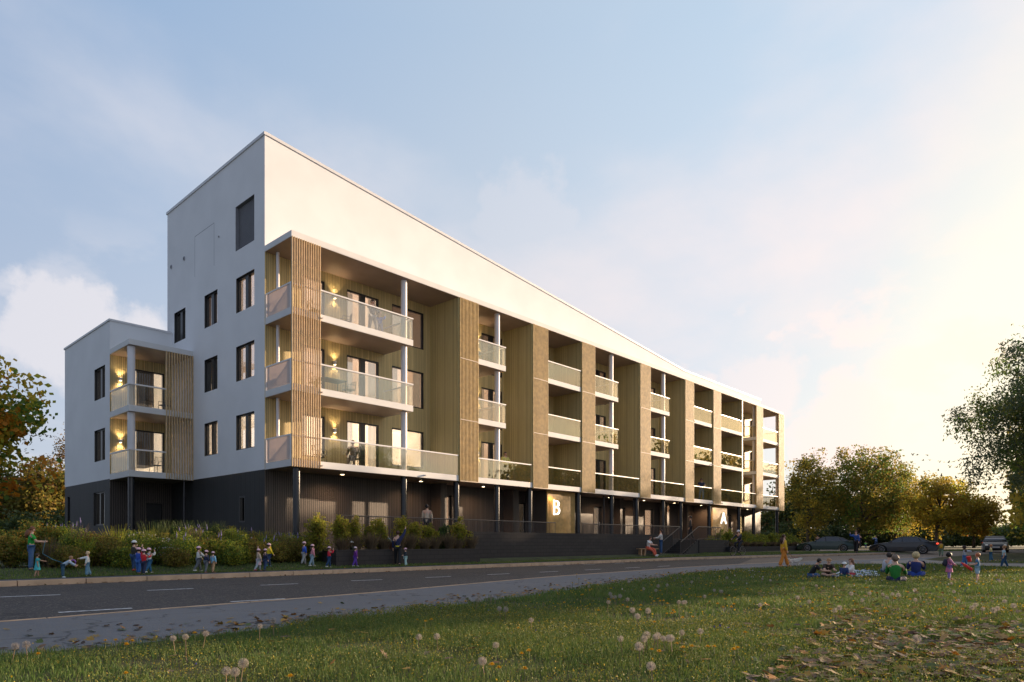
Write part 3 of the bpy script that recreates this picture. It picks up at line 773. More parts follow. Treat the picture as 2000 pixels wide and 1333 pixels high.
# lamps
def spot(u, v, z, e, col=(1, .74, .42), size=110, up=False, blend=.8, r=.04, par=None):
    l = bpy.data.lights.new('lamp_light', 'SPOT'); l.energy = e; l.color = col; l.spot_size = R(size); l.spot_blend = blend; l.shadow_soft_size = r
    o = bpy.data.objects.new('lamp_light', l); COL.objects.link(o); o.parent = par or bld; o.location = (u, v, z)
    if up: o.rotation_euler = (R(180), 0, 0)
    return o
for (u, z) in ((3.51, 12.85), (3.51, 9.69), (3.51, 6.45), (13.1, 12.8), (13.1, 9.5), (13.1, 6.3)):
    m = MB(); m.box(u - .05, u + .05, VW - .14, VW - .003, z - .09, z + .09); m.box(u - .04, u + .04, VW - .13, VW - .02, z - .094, z - .0905, mi=1); m.box(u - .04, u + .04, VW - .13, VW - .02, z + .0905, z + .094, mi=1)
    o = m.build('wall_lamp', [M_trim, M_lamp], bld)
    spot(u, VW - .12, z + .13, 14, up=True, size=120, par=o); spot(u, VW - .12, z - .13, 14, size=125, par=o)
for i, u in enumerate((3.2, 7.89, 12.44, 24.91, 29.46, 34.03, 38.6, 47.96)):
    m = MB(); m.tube([(u, 1.1, 4.316), (u, 1.1, 4.26)], .10, 16); m.tube([(u, 1.1, 4.2595), (u, 1.1, 4.255)], .085, 16, mi=1)
    o = m.build('ceiling_lamp', [M_trim, M_lamp], bld)
    spot(u, 1.1, 4.24, 85, (1, .62, .34), 155, par=o)
for (u, p) in ((17.55, pB), (39.7, pA)):
    spot(u, .15, 4.2, 44 if p is pB else 22, (1, .66, .26), 130, par=p)
# ------------------------------------------------------------------ left wing with its corner balconies
WU, WV, WE, BV = -3.02, 12.49, 20.3, 9.77
WW = [(13.22, 14.91, z - 1.66, z) for z in (10.3, 7.05)]
wall('wall', fB(WU), WV, WE, 4.36, 12.4, WW, .22, M_white, reveal=M_frame, lab='white end wall of the low wing')
for h in WW: window(fB(WU), h, .22, 3, 1, curtain=False, wide=.26)
WG = [(13.3, 15.06, 2.02, 3.76), (19.26, 19.75, 1.9, 3.76)]
wall('wall', fB(WU), WV, WE, -.3, 4.36, WG, .2, M_dark, reveal=M_frame, lab='dark ground floor of the low wing')
window(fB(WU), WG[0], .2, 3, 1, curtain=False); window(fB(WU), WG[1], .2, 3, 0, curtain=False)
ww = [(-2.15, -.39, z - 2.3, z) for z in (10.17, 7.01)]
wall('wall', fA(WV), WU, 0, 4.36, 10.7, ww, .16, M_olx, reveal=M_frame, lab='timber clad wall behind the wing balconies')
window(fA(WV), ww[0], .16, 0, 0, True); window(fA(WV), ww[1], .16, 0, 0, True, picture=True)
m = MB(); m.q((WU, WV, 10.9), (.0, WV, 10.9), (.0, WV, 12.4), (WU, WV, 12.4)); m.q((WU, WE, -.3), (4, WE, -.3), (4, WE, 12.4), (WU, WE, 12.4)); m.q((4, WE, -.3), (4, VB, -.3), (4, VB, 12.4), (4, WE, 12.4))
m.build('wall', M_white, bld)['label'] = 'white walls of the low wing'
m = MB(); m.box(WU - .05, WU + .16, WV - .05, WE + .05, 12.4, 12.5); m.box(WU + .16, -.004, WV - .05, WV + .16, 12.4, 12.5); m.build('parapet_cap', M_met, bld)
m = MB(); m.q((WU, WV, 12.2), (4, WV + .7, 12.2), (4, WE, 12.2), (WU, WE, 12.2)); m.build('roof', MATS['roof_felt'], bld)
m = MB(); m.box(WU, -.004, BV, WV - .004, 10.69, 10.95); m.build('roof_fascia', M_trim, bld)
soffit(WU + .02, -.02, 10.69, BV + .02, WV - .02).build('soffit', M_soffit, bld)
for zb in (4.31, 7.47):
    balcony(WU, -.004, 0, True, False, v0=BV, v1=WV - .004, zb=zb, gl=(WU, -1.32))
screen(-1.32, -.01, 4.30, 10.70, v=BV - .07, back=False, step=.13)
for z0, z1 in ((4.6, 7.455), (7.76, 10.675)): column(-2.8, BV + .35, z0, z1, .17, M_colw)
column(-2.8, BV + .35, -.2, 4.3, .15, M_cold); column(-.3, BV + .35, -.2, 4.3, .05, M_cold, 8)
wall('wall', fA(WV - .02), WU, 0, -.3, 4.30, [(-1.3, -.5, .4, 3.2)], .2, M_darkx, reveal=M_frame, lab='dark battens under the wing balconies')
m = MB(); m.prism([(-1.3, .4), (-.5, .4), (-.5, 3.2), (-1.3, 3.2)], fA(WV - .02), .2, .25); m.build('door', mat('dark_door', (.02, .02, .022), .4), bld)
for z in (9.5, 6.32):
    u = -2.55
    m = MB(); m.box(u - .06, u + .06, WV - .14, WV - .003, z - .08, z + .08); m.box(u - .05, u + .05, WV - .13, WV - .02, z - .084, z - .0805, mi=1); m.box(u - .05, u + .05, WV - .13, WV - .02, z + .0805, z + .084, mi=1)
    o = m.build('wall_lamp', [M_trim, M_lamp], bld)
    spot(u, WV - .12, z + .12, 14, up=True, size=120, par=o); spot(u, WV - .12, z - .12, 14, size=125, par=o)

# ------------------------------------------------------------------ terrace, walls, stairs, railings (things of their own, same local axes)
def site(name, mb, m_, label, cat, group=None, smooth=False):
    o = mb.build(name, m_, None, smooth); o.location = (X0, Y0, 0); o.rotation_euler = (0, 0, math.atan2(A[1], A[0]))
    return tag(o, label, cat, group)
def blocks():
    m, nt, b = nodes('dark_block_wall'); b.inputs['Roughness'].default_value = .85
    tc = N(nt, 'ShaderNodeTexCoord'); mp = N(nt, 'ShaderNodeMapping'); mp.inputs['Rotation'].default_value = (R(90), 0, 0)
    lk(nt, tc.outputs['Object'], mp.inputs['Vector'])
    br = N(nt, 'ShaderNodeTexBrick'); br.inputs['Color1'].default_value = c4((.036, .029, .027)); br.inputs['Color2'].default_value = c4((.044, .036, .033)); br.inputs['Mortar'].default_value = c4((.020, .017, .016))
    br.inputs['Scale'].default_value = 1; br.inputs['Brick Width'].default_value = .5; br.inputs['Row Height'].default_value = .19; br.inputs['Mortar Size'].default_value = .012
    lk(nt, mp.outputs[0], br.inputs['Vector']); lk(nt, br.outputs['Color'], b.inputs['Base Color'])
    return m
M_block = blocks()
m = MB(); m.box(8.8, 28.95, -1.6, -1.35, .05, 1.66); m.box(8.8, 9.05, -1.349, 2.2, .05, 1.3)
site('retaining_wall', m, M_block, 'long dark block retaining wall below the terrace railing', 'wall')
m = MB(); m.box(8.9, 53.5, -1.345, VW - .02, .9, 1.34); o = site('terrace', m, mat('terrace_paving', (.09, .08, .075), .85), None, None); o['kind'] = 'structure'
m = MB(); m.box(30.0, 33.9, -3.1, -2.85, .0, 1.3); m.box(30.0, 30.25, -2.849, -1.62, 0, 1.3); m.box(33.65, 33.9, -2.849, -1.62, 0, 1.3)
site('planter_wall', m, M_block, 'square dark block wall beside the steps', 'wall')
m = MB(); m.box(.4, 8.4, -2.7, -2.45, .0, .83); m.box(8.15, 8.4, -2.449, -1.7, 0, .83); m.box(.4, .65, -2.449, -1.7, 0, .83); m.box(.66, 8.14, -2.44, 0.2, .2, .72, mi=1)
site('planter_wall', m, [M_block, M_earth], 'low dark block planter wall below the golden evergreen shrubs', 'wall')
m = MB(); m.box(33.91, 52.5, -3.1, -2.85, .0, .80); m.box(52.25, 52.5, -2.849, 1, 0, .8); m.box(33.92, 52.24, -2.84, 1, .1, .7, mi=1)
site('planter_wall', m, [M_block, M_earth], 'low dark planter wall along the hedge right of the steps', 'wall')
m = MB(); m.box(34.2, 35.2, -3.75, -3.15, .1, .76); m.box(34.25, 35.15, -3.70, -3.2, .76, .80)
site('utility_box', m, mat('box_black', (.016, .016, .02), .5), 'black utility box standing against the planter wall behind the cyclist', 'utility box')
# steps rising along the facade
m = MB()
for i in range(8):
    m.box(27.6 + i * .3, 30.4, -3.05 + .0, -1.62, .1 + i * .15, .1 + (i + 1) * .15)
m.box(30.41, 35.5, -2.8, -1.36, .1, 1.3)
site('steps', m, mat('steps_concrete', (.035, .032, .03), .8), 'dark concrete steps rising to the terrace', 'steps')
M_irn = mat('railing_iron', (.085, .068, .056), .4, .05, metal=.2)
def railing(p0, p1, z0, z1, h, step=.115, label=None):
    m = MB(); L = math.hypot(p1[0] - p0[0], p1[1] - p0[1]); n = max(2, int(L / step))
    P = lambda t, z: (p0[0] + (p1[0] - p0[0]) * t, p0[1] + (p1[1] - p0[1]) * t, z0 + (z1 - z0) * t + z)
    m.tube([P(0, h), P(1, h)], .03, 6); m.tube([P(0, .08), P(1, .08)], .015, 6)
    for i in range(n + 1):
        t = i / n; m.tube([P(t, .08 if i % 12 else -.02), P(t, h)], .013 if i % 12 else .022, 4)
    return site('railing', m, M_irn, label, 'railing')
railing((1.6, -1.25), (16.0, -1.25), 1.28, 1.28, .98, label='dark bar railing on the terrace left of the letter B panel')
railing((18.6, -1.25), (30.6, -1.25), 1.28, 1.30, .98, label='dark bar railing on the terrace right of the letter B panel')
railing((27.3, -1.66), (29.9, -1.66), .2, 1.3, .95, label='sloping railing on the building side of the steps')
railing((27.5, -3.0), (30.1, -3.0), .2, 1.3, .95, label='sloping railing on the road side of the steps')
railing((30.1, -2.95), (33.8, -2.95), 1.3, 1.3, .95, label='dark railing above the square block wall beside the steps')
# ------------------------------------------------------------------ people
def skinmesh(name, verts, edges, radii, m, parent, root=0, sub=1):
    me = bpy.data.meshes.new(name); me.from_pydata([tuple(v) for v in verts], edges, []); me.materials.append(m)
    o = bpy.data.objects.new(name, me); COL.objects.link(o); o.parent = parent
    md = o.modifiers.new('skin', 'SKIN'); md.use_smooth_shade = True; md.branch_smoothing = .4
    for i, r in enumerate(radii):
        sv = me.skin_vertices[0].data[i]; sv.radius = r if hasattr(r, '__len__') else (r, r); sv.use_root = (i == root)
    s = o.modifiers.new('sub', 'SUBSURF'); s.levels = sub; s.render_levels = sub
    return o
SKT = {}
def pm(col, rough=.75, var=.1):
    k = tuple(round(c, 3) for c in col) + (rough,)
    if k not in SKT: SKT[k] = mat('cloth_%d' % len(SKT), tuple(min(.78, c * 1.35) for c in col), rough, var, 14, .3, 120)
    return SKT[k]
SKIN = {'l': (.52, .31, .22), 'm': (.36, .20, .13), 'd': (.12, .065, .04)}
PEOPLE = 0
def person(pos, H, face, label, top=(.3, .3, .3), legs=(.05, .07, .14), hair=(.04, .02, .012), skin='l', shoe=(.03, .03, .03), kid=False, lean=0, head=0,
           aL=(5, 8, 12), aR=(5, 8, 12), lL=(6, 3, 4), lR=(-8, 3, 10), hat=None, long_hair=False, dress=None, shorts=False, tee=False, cross=False, seat=None,
           bag=None, coat=0.0, cat='person', group=None, wide=1.0, belt=None, bun=False, curly=1.0, ank=None):
    face = face - math.degrees(math.atan2(pos[0], pos[1]))
    root = empty('person', pos, R(face)); tag(root, label, cat, group)
    kb = 1.18 if kid else 1.04; tb = 1.2 if kid else 1.08
    hs = 1.28 if kid else 1.0
    hipz, thigh, shin_, tor, ua, fa = (.48, .22, .22, .285, .15, .135) if kid else (.525, .245, .235, .30, .17, .15)
    hipz, thigh, shin_, tor, ua, fa = [k * H for k in (hipz, thigh, shin_, tor, ua, fa)]
    shw = .105 * H * wide; hw = .052 * H
    D = lambda f, b, s: Vector((math.sin(R(f)) * math.cos(R(b)), s * math.sin(R(b)), -math.cos(R(f)) * math.cos(R(b))))
    pel = Vector((0, 0, 0)); sp = Vector((math.sin(R(lean)), 0, math.cos(R(lean))))
    hip = {1: pel + Vector((0, hw, -.01 * H)), -1: pel + Vector((0, -hw, -.01 * H))}
    kn, an, to = {}, {}, {}
    for s, l in ((1, lL), (-1, lR)):
        if cross:
            kn[s] = Vector((.17 * H, s * .17 * H, .02 * H)); an[s] = Vector((.19 * H, -s * .07 * H, -.02 * H)); to[s] = an[s] + Vector((.01 * H, -s * .07 * H, 0))
        else:
            kn[s] = hip[s] + D(l[0], l[1], s) * thigh; an[s] = kn[s] + D(l[0] - l[2], l[1] * .3, s) * shin_
            if ank and s in ank: an[s] = Vector(ank[s])
            to[s] = an[s] + Vector((.085 * H, s * .01 * H, -.022 * H))
    if seat is None:
        dz = (.07 * H if cross else -min(an[1].z, an[-1].z) + .035 * H)
    else: dz = seat
    off = Vector((0, 0, dz))
    for d in (hip, kn, an, to):
        for s in d: d[s] = d[s] + off
    pel = pel + off
    wa = pel + sp * tor * .38; ch = pel + sp * tor * .78; nb = pel + sp * tor * 1.02
    hd = Vector((math.sin(R(lean * .6 + head)), 0, math.cos(R(lean * .6 + head))))
    nk = nb + hd * .045 * H; sk = nk + hd * .062 * H * hs; cr = sk + hd * .038 * H * hs
    fwd = Vector((hd.z, 0, -hd.x))
    V = [pel, wa, ch, nb, nk, sk + fwd * .006 * H, cr, nk + fwd * .028 * H * hs + hd * .012 * H]; Rr = [(.062 * H * wide, .075 * H * wide), .06 * H * wide, (.072 * H * wide, .066 * H * wide), .045 * H, .03 * H, .052 * H * hs, .042 * H * hs, .026 * H * hs]
    Ed = [(0, 1), (1, 2), (2, 3), (3, 4), (4, 5), (5, 6), (4, 7)]
    V.append(sk + fwd * .058 * H * hs - hd * .01 * H); Rr.append(.009 * H * hs); Ed.append((5, 8))
    for s in (1, -1):
        V.append(sk + Vector((0, s * .054 * H * hs, 0))); Rr.append(.010 * H * hs); Ed.append((5, len(V) - 1))
    W = {}
    sh, el = {}, {}
    for s, a in ((1, aL), (-1, aR)):
        shp = ch + sp * .045 * H + Vector((0, s * shw, 0)); e = shp + D(a[0] + lean * .3, a[1], s) * ua
        inw = a[3] if len(a) > 3 else a[1] * .3
        wr = e + D(a[0] + lean * .3 + a[2], inw, s) * fa
        W[s] = wr; sh[s] = shp; el[s] = e
        n = len(V); V += [shp, e, wr]; Rr += [.040 * H, .028 * H, .019 * H]; Ed += [(2, n), (n, n + 1), (n + 1, n + 2)]
        d = (wr - e).normalized(); pa = wr + d * .035 * H
        V.append(pa); Rr.append((.022 * H, .013 * H)); Ed.append((n + 2, n + 3))
        side = d.cross(Vector((0, 1, 0)) if abs(d.y) < .8 else Vector((1, 0, 0))).normalized(); curl = Vector((0, -s, 0))
        for i, ln in enumerate((.030, .036, .034, .026)):
            q = pa + side * (.012 - i * .008) * H
            k = len(V); V += [q + d * ln * H * .6 + curl * .003 * H, q + d * ln * H + curl * .012 * H]; Rr += [.0055 * H, .0045 * H]; Ed += [(n + 3, k), (k, k + 1)]
        k = len(V); V += [wr + d * .018 * H + side * .024 * H, wr + d * .036 * H + side * .034 * H]; Rr += [.007 * H, .0055 * H]; Ed += [(n + 3, k), (k, k + 1)]
    for s in (1, -1):
        n = len(V); V += [hip[s], kn[s], an[s], to[s]]; Rr += [.058 * H, .036 * H, .022 * H, .02 * H]; Ed += [(0, n), (n, n + 1), (n + 1, n + 2), (n + 2, n + 3)]
    skinmesh('body', V, Ed, Rr, pm(SKIN[skin], .55, .05), root)
    # jacket or shirt
    tv = [pel + sp * (-.03 if not coat else -coat) * H, wa, ch, nb]; tr = [(.070 * H * wide, .083 * H * wide) if not coat else (.082 * H, .098 * H), .073 * H * wide, (.082 * H * wide, .078 * H * wide), .05 * H]; te = [(0, 1), (1, 2), (2, 3)]
    for s in (1, -1):
        n = len(tv); e_ = el[s] if not tee else sh[s] + (el[s] - sh[s]) * .75
        tv += [sh[s], e_]; tr += [.050 * H, .039 * H if not tee else .042 * H]; te += [(2, n), (n, n + 1)]
        if not tee: tv.append(W[s] - (W[s] - el[s]) * .08); tr.append(.028 * H); te.append((n + 1, n + 2))
    tr = [tuple(a * tb for a in r) if hasattr(r, '__len__') else r * tb for r in tr]
    skinmesh('shirt' if tee else 'jacket', tv, te, tr, pm(top), root)
    # trousers
    if legs:
        pv = [pel + sp * .01 * H]; pr = [(.068 * H, .080 * H)]; pe = []
        for s in (1, -1):
            n = len(pv); pv += [hip[s], kn[s]]; pr += [.066 * H, .047 * H]; pe += [(0, n), (n, n + 1)]
            if not shorts: pv.append(an[s]); pr.append(.034 * H if wide < 1.05 and not belt == 'wide' else .062 * H); pe.append((n + 1, n + 2))
        pr = [tuple(a * kb for a in r) if hasattr(r, '__len__') else r * kb for r in pr]
        skinmesh('shorts' if shorts else 'trousers', pv, pe, pr, pm(legs), root)
    for s in (1, -1):
        mb = MB(); mb.ball((0, 0, 0), (.075 * H, .03 * H, .028 * H), 10, 5)
        c = (an[s] * .55 + to[s] * .45); d = (to[s] - an[s]); ang = math.atan2(d.y, d.x)
        mb.xf(Matrix.Translation(c - Vector((0, 0, .008 * H))) @ Matrix.Rotation(ang, 4, 'Z')); mb.build('shoe', pm(shoe, .5), root, smooth=True)
    if dress:
        mb = MB(); top_, hem = wa, pel - Vector((0, 0, .20 * H)); n = 16
        rg = [(0, .07, .08), (.35, .085, .10), (1, .12, .14)]
        for (t, rx, ry) in rg:
            c = top_.lerp(hem, t)
            for k in range(n): an_ = 2 * math.pi * k / n; wv = 1 + (.06 * math.sin(k * 2.5) * t); mb.v.append((c.x + rx * H * wv * math.cos(an_), c.y + ry * H * wv * math.sin(an_), c.z))
        for i in range(2):
            for k in range(n): mb.f.append((i * n + k, i * n + (k + 1) % n, (i + 1) * n + (k + 1) % n, (i + 1) * n + k)); mb.m.append(0)
        mb.build('skirt', pm(dress), root, smooth=True)
    # face
    mb = MB()
    for s in (1, -1): mb.ball(sk + fwd * .049 * H * hs + Vector((0, s * .02 * H * hs, 0)) + hd * .002 * H, .0065 * H * hs, 6, 4)
    mb.build('eyes', pm((.02, .015, .012), .3), root, smooth=True)
    mb = MB(); c = sk + fwd * .046 * H * hs - hd * .032 * H * hs; mb.ball(c, (.006 * H, .016 * H * hs, .005 * H), 8, 4); mb.build('mouth', pm((.35, .10, .08), .5), root, smooth=True)
    # hair
    Mh = Matrix.Translation(sk) @ Matrix.Rotation(R(lean * .6 + head), 4, 'Y')
    hr = .058 * H * hs * curly
    mb = MB(); mb.ball((-.010 * H, 0, .014 * H), (hr * 1.02, hr * .98, hr * 1.02), 14, 8)
    rs = random.Random(int(H * 1000) + int(face))
    mb.v = [tuple(Vector(v) * (1 + rs.uniform(-.05, .05) * (2 if curly > 1.1 else 1))) for v in mb.v]
    if not curly > 1.1: mb.v = [(min(v[0], .034 * H * hs + max(0, v[2]) * .25), v[1], v[2]) for v in mb.v]
    if long_hair:
        mb.tube([(-.035 * H, 0, .02 * H), (-.06 * H, 0, -.05 * H), (-.075 * H, 0, -.14 * H), (-.07 * H, 0, -.22 * H)], [.045 * H, .055 * H, .05 * H, .02 * H], 10)
    if bun: mb.ball((-.05 * H, 0, .05 * H), .03 * H, 8, 6)
    mb.xf(Mh); mb.build('hair', pm(hair, .6, .25), root, smooth=True)
    if hat:
        mb = MB(); mb.ball((0, 0, .016 * H), (hr * 1.14, hr * 1.12, hr * 1.1), 14, 6, z0=.05, z1=.999)
        mb.ball((.035 * H * hs, 0, .018 * H), (.058 * H * hs, .05 * H * hs, .007 * H), 12, 4)
        mb.xf(Mh); mb.build('hat', pm(hat, .8), root, smooth=True)
    if belt and belt != 'wide':
        mb = MB(); mb.ball(pel + sp * .035 * H, (.082 * H, .092 * H, .028 * H), 14, 5); mb.build('belt', pm(belt), root, smooth=True)
    if bag:
        mb = MB(); mb.ball(ch - Vector((.105 * H, 0, .03 * H)), (.06 * H, .085 * H, .13 * H), 12, 8); b_ = mb.build('backpack', pm(bag), None, smooth=True)
        b_.location = pos; b_.rotation_euler = (0, 0, R(face)); tag(b_, 'backpack worn by the ' + label.split(' ', 1)[-1] if False else None)
        return root, b_
    return root

def pp(px, py, hpx, face, label, **k):
    p = at(px, py); H = hpx * p.y / F / k.pop('frac', 1.0)
    return person(p, H, face, label, **k)
def ua(px, v):
    k = (px - 1000) / F; x = X0 + v * B[0]; y = Y0 + v * B[1]
    return (k * y - x) / (A[0] - k * A[1])
def pb(px, v, z, H, face, label, **k):
    u = ua(px, v); x, y = xy(u, v)
    return person(Vector((x, y, z)), H, face, label, **k)
PK = (.62, .36, .40); WH = (.55, .55, .52); NV = (.012, .018, .05); BL = (.02, .06, .30); JN = (.04, .09, .19); GY = (.10, .11, .12)
KG = 'children walking in line along the sidewalk'
pp(61, 1122, 85, 5, 'woman in green t-shirt and jeans holding a toy hose beside the orange bush', top=(.01, .24, .03), legs=JN, hair=(.13, .05, .02), long_hair=True, tee=True, aL=(25, 5, 62), aR=(30, 5, 60), head=15, lL=(2, 2, 2), lR=(-3, 2, 2))
pp(73, 1127, 47, 0, 'little girl in turquoise dress beside the woman in green', kid=True, top=(.03, .26, .28), legs=None, dress=(.04, .32, .34), tee=True, skin='m', aL=(55, 10, 25), aR=(0, 5, 10), shoe=(.25, .1, .08))
pp(123, 1121, 43, 0, 'child in pale blue sweater bending far forward', kid=True, top=(.30, .38, .45), legs=(.02, .06, .10), hair=(.25, .14, .07), lean=52, head=-10, frac=.88, aL=(20, 5, 20), aR=(30, 5, 20), lL=(2, 3, 0), lR=(-2, 3, 0), shoe=(.4, .5, .6))
pp(171, 1122, 50, 180, 'blond toddler in white sweater reaching out one arm', kid=True, top=WH, legs=(.10, .20, .28), hair=(.5, .36, .2), aL=(10, 5, 10), aR=(75, 5, 5), wide=1.1)
pp(262, 1119, 60, 40, 'child in dark jacket with white cap at the back of the group of four', kid=True, top=(.025, .022, .018), legs=(.02, .05, .12), hat=WH, shoe=(.4, .02, .02), aL=(60, 5, 90), aR=(60, 5, 90))
pp(271, 1121, 52, 60, 'child in bright blue coat with pink cap in the group of four', kid=True, top=BL, legs=(.03, .10, .30), hat=PK, aL=(70, 5, 100), aR=(70, 5, 100), coat=.06, shoe=(.3, .1, .1))
pp(281, 1117, 51, 50, 'child in red coat with raised hand in the group of four', kid=True, top=(.42, .01, .015), legs=NV, hat=PK, aL=(150, 10, 10), aR=(60, 5, 60))
pp(291, 1120, 51, 30, 'child in white coat with hands at the head in the group of four', kid=True, top=WH, legs=(.02, .10, .22), hat=PK, aL=(80, 20, 110), aR=(80, 30, 110), shoe=WH, lL=(18, 3, 5), lR=(-20, 3, 15), coat=.06)
pp(388, 1117, 51, 20, 'child in white jacket and dark trousers reaching to the child in front', kid=True, top=WH, legs=GY, hat=PK, aL=(30, 5, 10), aR=(45, 5, 10), lL=(16, 3, 5), lR=(-20, 3, 15), shoe=WH)
pp(403, 1113, 45, 30, 'child in navy jacket in the middle of the trio by the lavender', kid=True, top=NV, legs=GY, hat=PK, shoe=(.2, .1, .08))
pp(416, 1113, 42, 40, 'child in light blue hooded coat and tan trousers', kid=True, top=(.20, .42, .60), legs=(.35, .22, .12), hat=PK, coat=.10, wide=1.1, shoe=(.1, .05, .03))
pp(505, 1109, 45, 20, 'child in beige coat and pink skirt raising one arm', kid=True, top=(.38, .30, .22), legs=(.28, .32, .34), hat=PK, dress=(.45, .30, .32), aL=(170, 8, 10), aR=(10, 8, 10), lL=(16, 3, 5), lR=(-20, 3, 15), shoe=(.4, .05, .12))
pp(518, 1109, 44, 30, 'child in dark navy coat half hidden behind the yellow coat', kid=True, top=NV, legs=(.02, .04, .10), hat=PK)
pp(525, 1111, 47, 30, 'child in yellow coat and navy trousers', kid=True, top=(.60, .42, .01), legs=(.01, .03, .09), hat=PK, aL=(80, 10, 100), aR=(20, 10, 20), coat=.05, lL=(14, 3, 5), lR=(-18, 3, 15), shoe=(.02, .15, .2))
pp(594, 1108, 46, 20, 'child in blue vest with white sleeves holding hands', kid=True, top=(.02, .08, .42), legs=(.30, .30, .30), hat=PK, aR=(5, 15, 5), lL=(12, 3, 5), lR=(-14, 3, 10))
pp(610, 1109, 44, 20, 'child in pink coat with long dark hair', kid=True, top=(.50, .20, .24), legs=(.20, .28, .34), hat=PK, long_hair=True, aL=(80, 20, 120), coat=.08, lL=(12, 3, 5), lR=(-16, 3, 12), shoe=WH)
pp(643, 1109, 42, 20, 'child in red coat and navy trousers walking alone', kid=True, top=(.55, .02, .04), legs=(.01, .04, .10), hat=PK, aL=(80, 20, 110), aR=(70, 20, 110), lL=(12, 3, 5), lR=(-18, 3, 14), shoe=WH)
pp(687, 1106, 46, 20, 'child in dark green jacket with white knitted cap', kid=True, top=(.018, .022, .012), legs=(.10, .04, .16), hat=WH, aL=(70, 5, 90))
pp(694, 1107, 40, 20, 'child in purple coat and purple trousers', kid=True, top=(.13, .02, .20), legs=(.09, .03, .28), hat=(.6, .45, .5), aL=(70, 20, 110), coat=.06, lL=(16, 3, 5), lR=(-16, 3, 12), shoe=WH)
pp(765, 1102, 60, 170, 'adult in grey blue raincoat stooping beside the waving teacher', top=(.14, .20, .22), legs=(.12, .05, .03), lean=38, frac=.92, hair=(.15, .12, .2), coat=.08, aL=(25, 5, 20), aR=(25, 5, 20))
pp(777, 1105, 68, 80, 'teacher in navy sweater with yellow hip bag waving one raised arm', top=(.008, .012, .05), legs=(.006, .006, .008), hair=(.05, .02, .012), aL=(5, 12, 10), aR=(150, 25, 8), belt=(.55, .45, .01), lL=(12, 4, 5), lR=(-14, 4, 10))
pp(763, 1101, 35, 20, 'small child in navy coat with pink cap left of the teacher', kid=True, top=(.01, .02, .06), legs=(.01, .015, .04), hat=PK)
pp(770, 1103, 33, 200, 'small child in red and blue striped jacket beside the teacher', kid=True, top=(.35, .02, .10), legs=(.02, .03, .25), hat=PK, aL=(30, 10, 30), lL=(16, 3, 5), lR=(-16, 3, 12), belt=(.02, .08, .55))
pp(792, 1103, 36, 200, 'small child in black coat and mint trousers right of the teacher', kid=True, top=(.012, .02, .03), legs=(.35, .50, .48), hat=PK, aL=(20, 10, 60))
pb(834, -.45, 1.34, 1.63, 75, 'woman in beige hooded coat standing behind the terrace railing', top=(.40, .32, .24), legs=(.02, .02, .025), hair=(.01, .008, .01), bun=True, coat=.09, wide=1.08)
pb(728, .8, Z[2] + .29, 1.70, -70, 'adult in dark clothes on the top corner balcony', top=(.05, .06, .10), legs=(.20, .22, .28), aR=(70, 20, 20), aL=(30, 10, 40), lL=(14, 6, 5), lR=(-10, 6, 5))
pb(742, .8, Z[2] + .29, 1.22, -100, 'child in blue sweater on the top corner balcony', kid=True, top=(.05, .16, .55), legs=(.20, .25, .40), hair=(.4, .25, .15), aL=(60, 40, 90), aR=(60, 40, 90), lL=(10, 10, 5))
pb(689, 1.2, Z[0] + .29, 1.68, 100, 'person in brown jacket sitting on the lowest corner balcony', top=(.10, .06, .04), legs=(.16, .13, .12), seat=.50, lL=(82, 6, 80), lR=(82, 6, 75), aL=(30, 8, 40), aR=(30, 8, 40))
pb(987, .8, Z[0] + .29, 1.72, -60, 'dark haired person in yellow top standing on the first floor balcony', top=(.40, .36, .10), legs=(.03, .03, .03), skin='m', aL=(20, 10, 60), aR=(20, 10, 60))
pb(1370, .5, Z[0] + .29, 1.80, -75, 'man in navy polo shirt and jeans looking out over the balcony glass', top=(.015, .02, .05), legs=(.22, .30, .40), skin='m', tee=True, aL=(20, 12, 40, -20), aR=(20, 12, 40, -20))
# bench and the two people near it
def bench(pos, rz):
    root = empty('bench', pos, rz); tag(root, 'light timber bench in front of the dark block wall', 'bench')
    m_ = mat('bench_timber', (.50, .30, .16), .6, .15, 6)
    m = MB()
    for k in range(3): m.box(-.75, .75, -.19 + k * .13, -.07 + k * .13, .42, .46)
    m.build('seat', m_, root)
    for x in (-.55, -.28, .55):
        m = MB(); m.prism([(x - .05, 0), (x + .05, 0), (x + .03 + (.06 if x == -.28 else 0), .42), (x - .05 + (.06 if x == -.28 else 0), .42)], lambda a, b, d: (a, d, b), -.15, .15); m.build('leg', m_, root)
    return root
bu = ua(1264.5, -2.25); bx, by = xy(bu, -2.25); bench(Vector((bx, by, ground(bx, by))), math.atan2(A[1], A[0]) - R(25))
bx, by = xy(ua(1266, -2.35), -2.35)
wz = ground(bx, by)
person(Vector((bx, by, wz)), 1.62, -25, 'woman in white t-shirt and coral trousers sitting on the bench with papers', top=(.6, .58, .6), legs=(.50, .09, .05), hair=(.06, .03, .02), tee=True, seat=.52, lean=10, head=25, lL=(80, 3, 62), lR=(66, 3, 34), aL=(30, 5, 50), aR=(30, 5, 50), shoe=(.6, .6, .6))
bx, by = xy(ua(1291, -2.2), -2.2)
person(Vector((bx, by, ground(bx, by))), 1.68, 180, 'man in light grey sweater and jeans standing by the bench', top=(.48, .46, .43), legs=(.02, .06, .15), hair=(.05, .025, .02), aL=(35, 5, 50), aR=(25, 5, 55), lL=(2, 3, 2), lR=(-2, 3, 2))
bx, by = xy(30.6, -2.1)
person(Vector((bx, by, 1.3)), 1.76, 185, 'man in dark suit walking at the top of the steps', top=(.03, .026, .024), legs=(.02, .018, .018), hair=(.01, .01, .01), skin='m', coat=.04, lL=(12, 3, 5), lR=(-12, 3, 10))
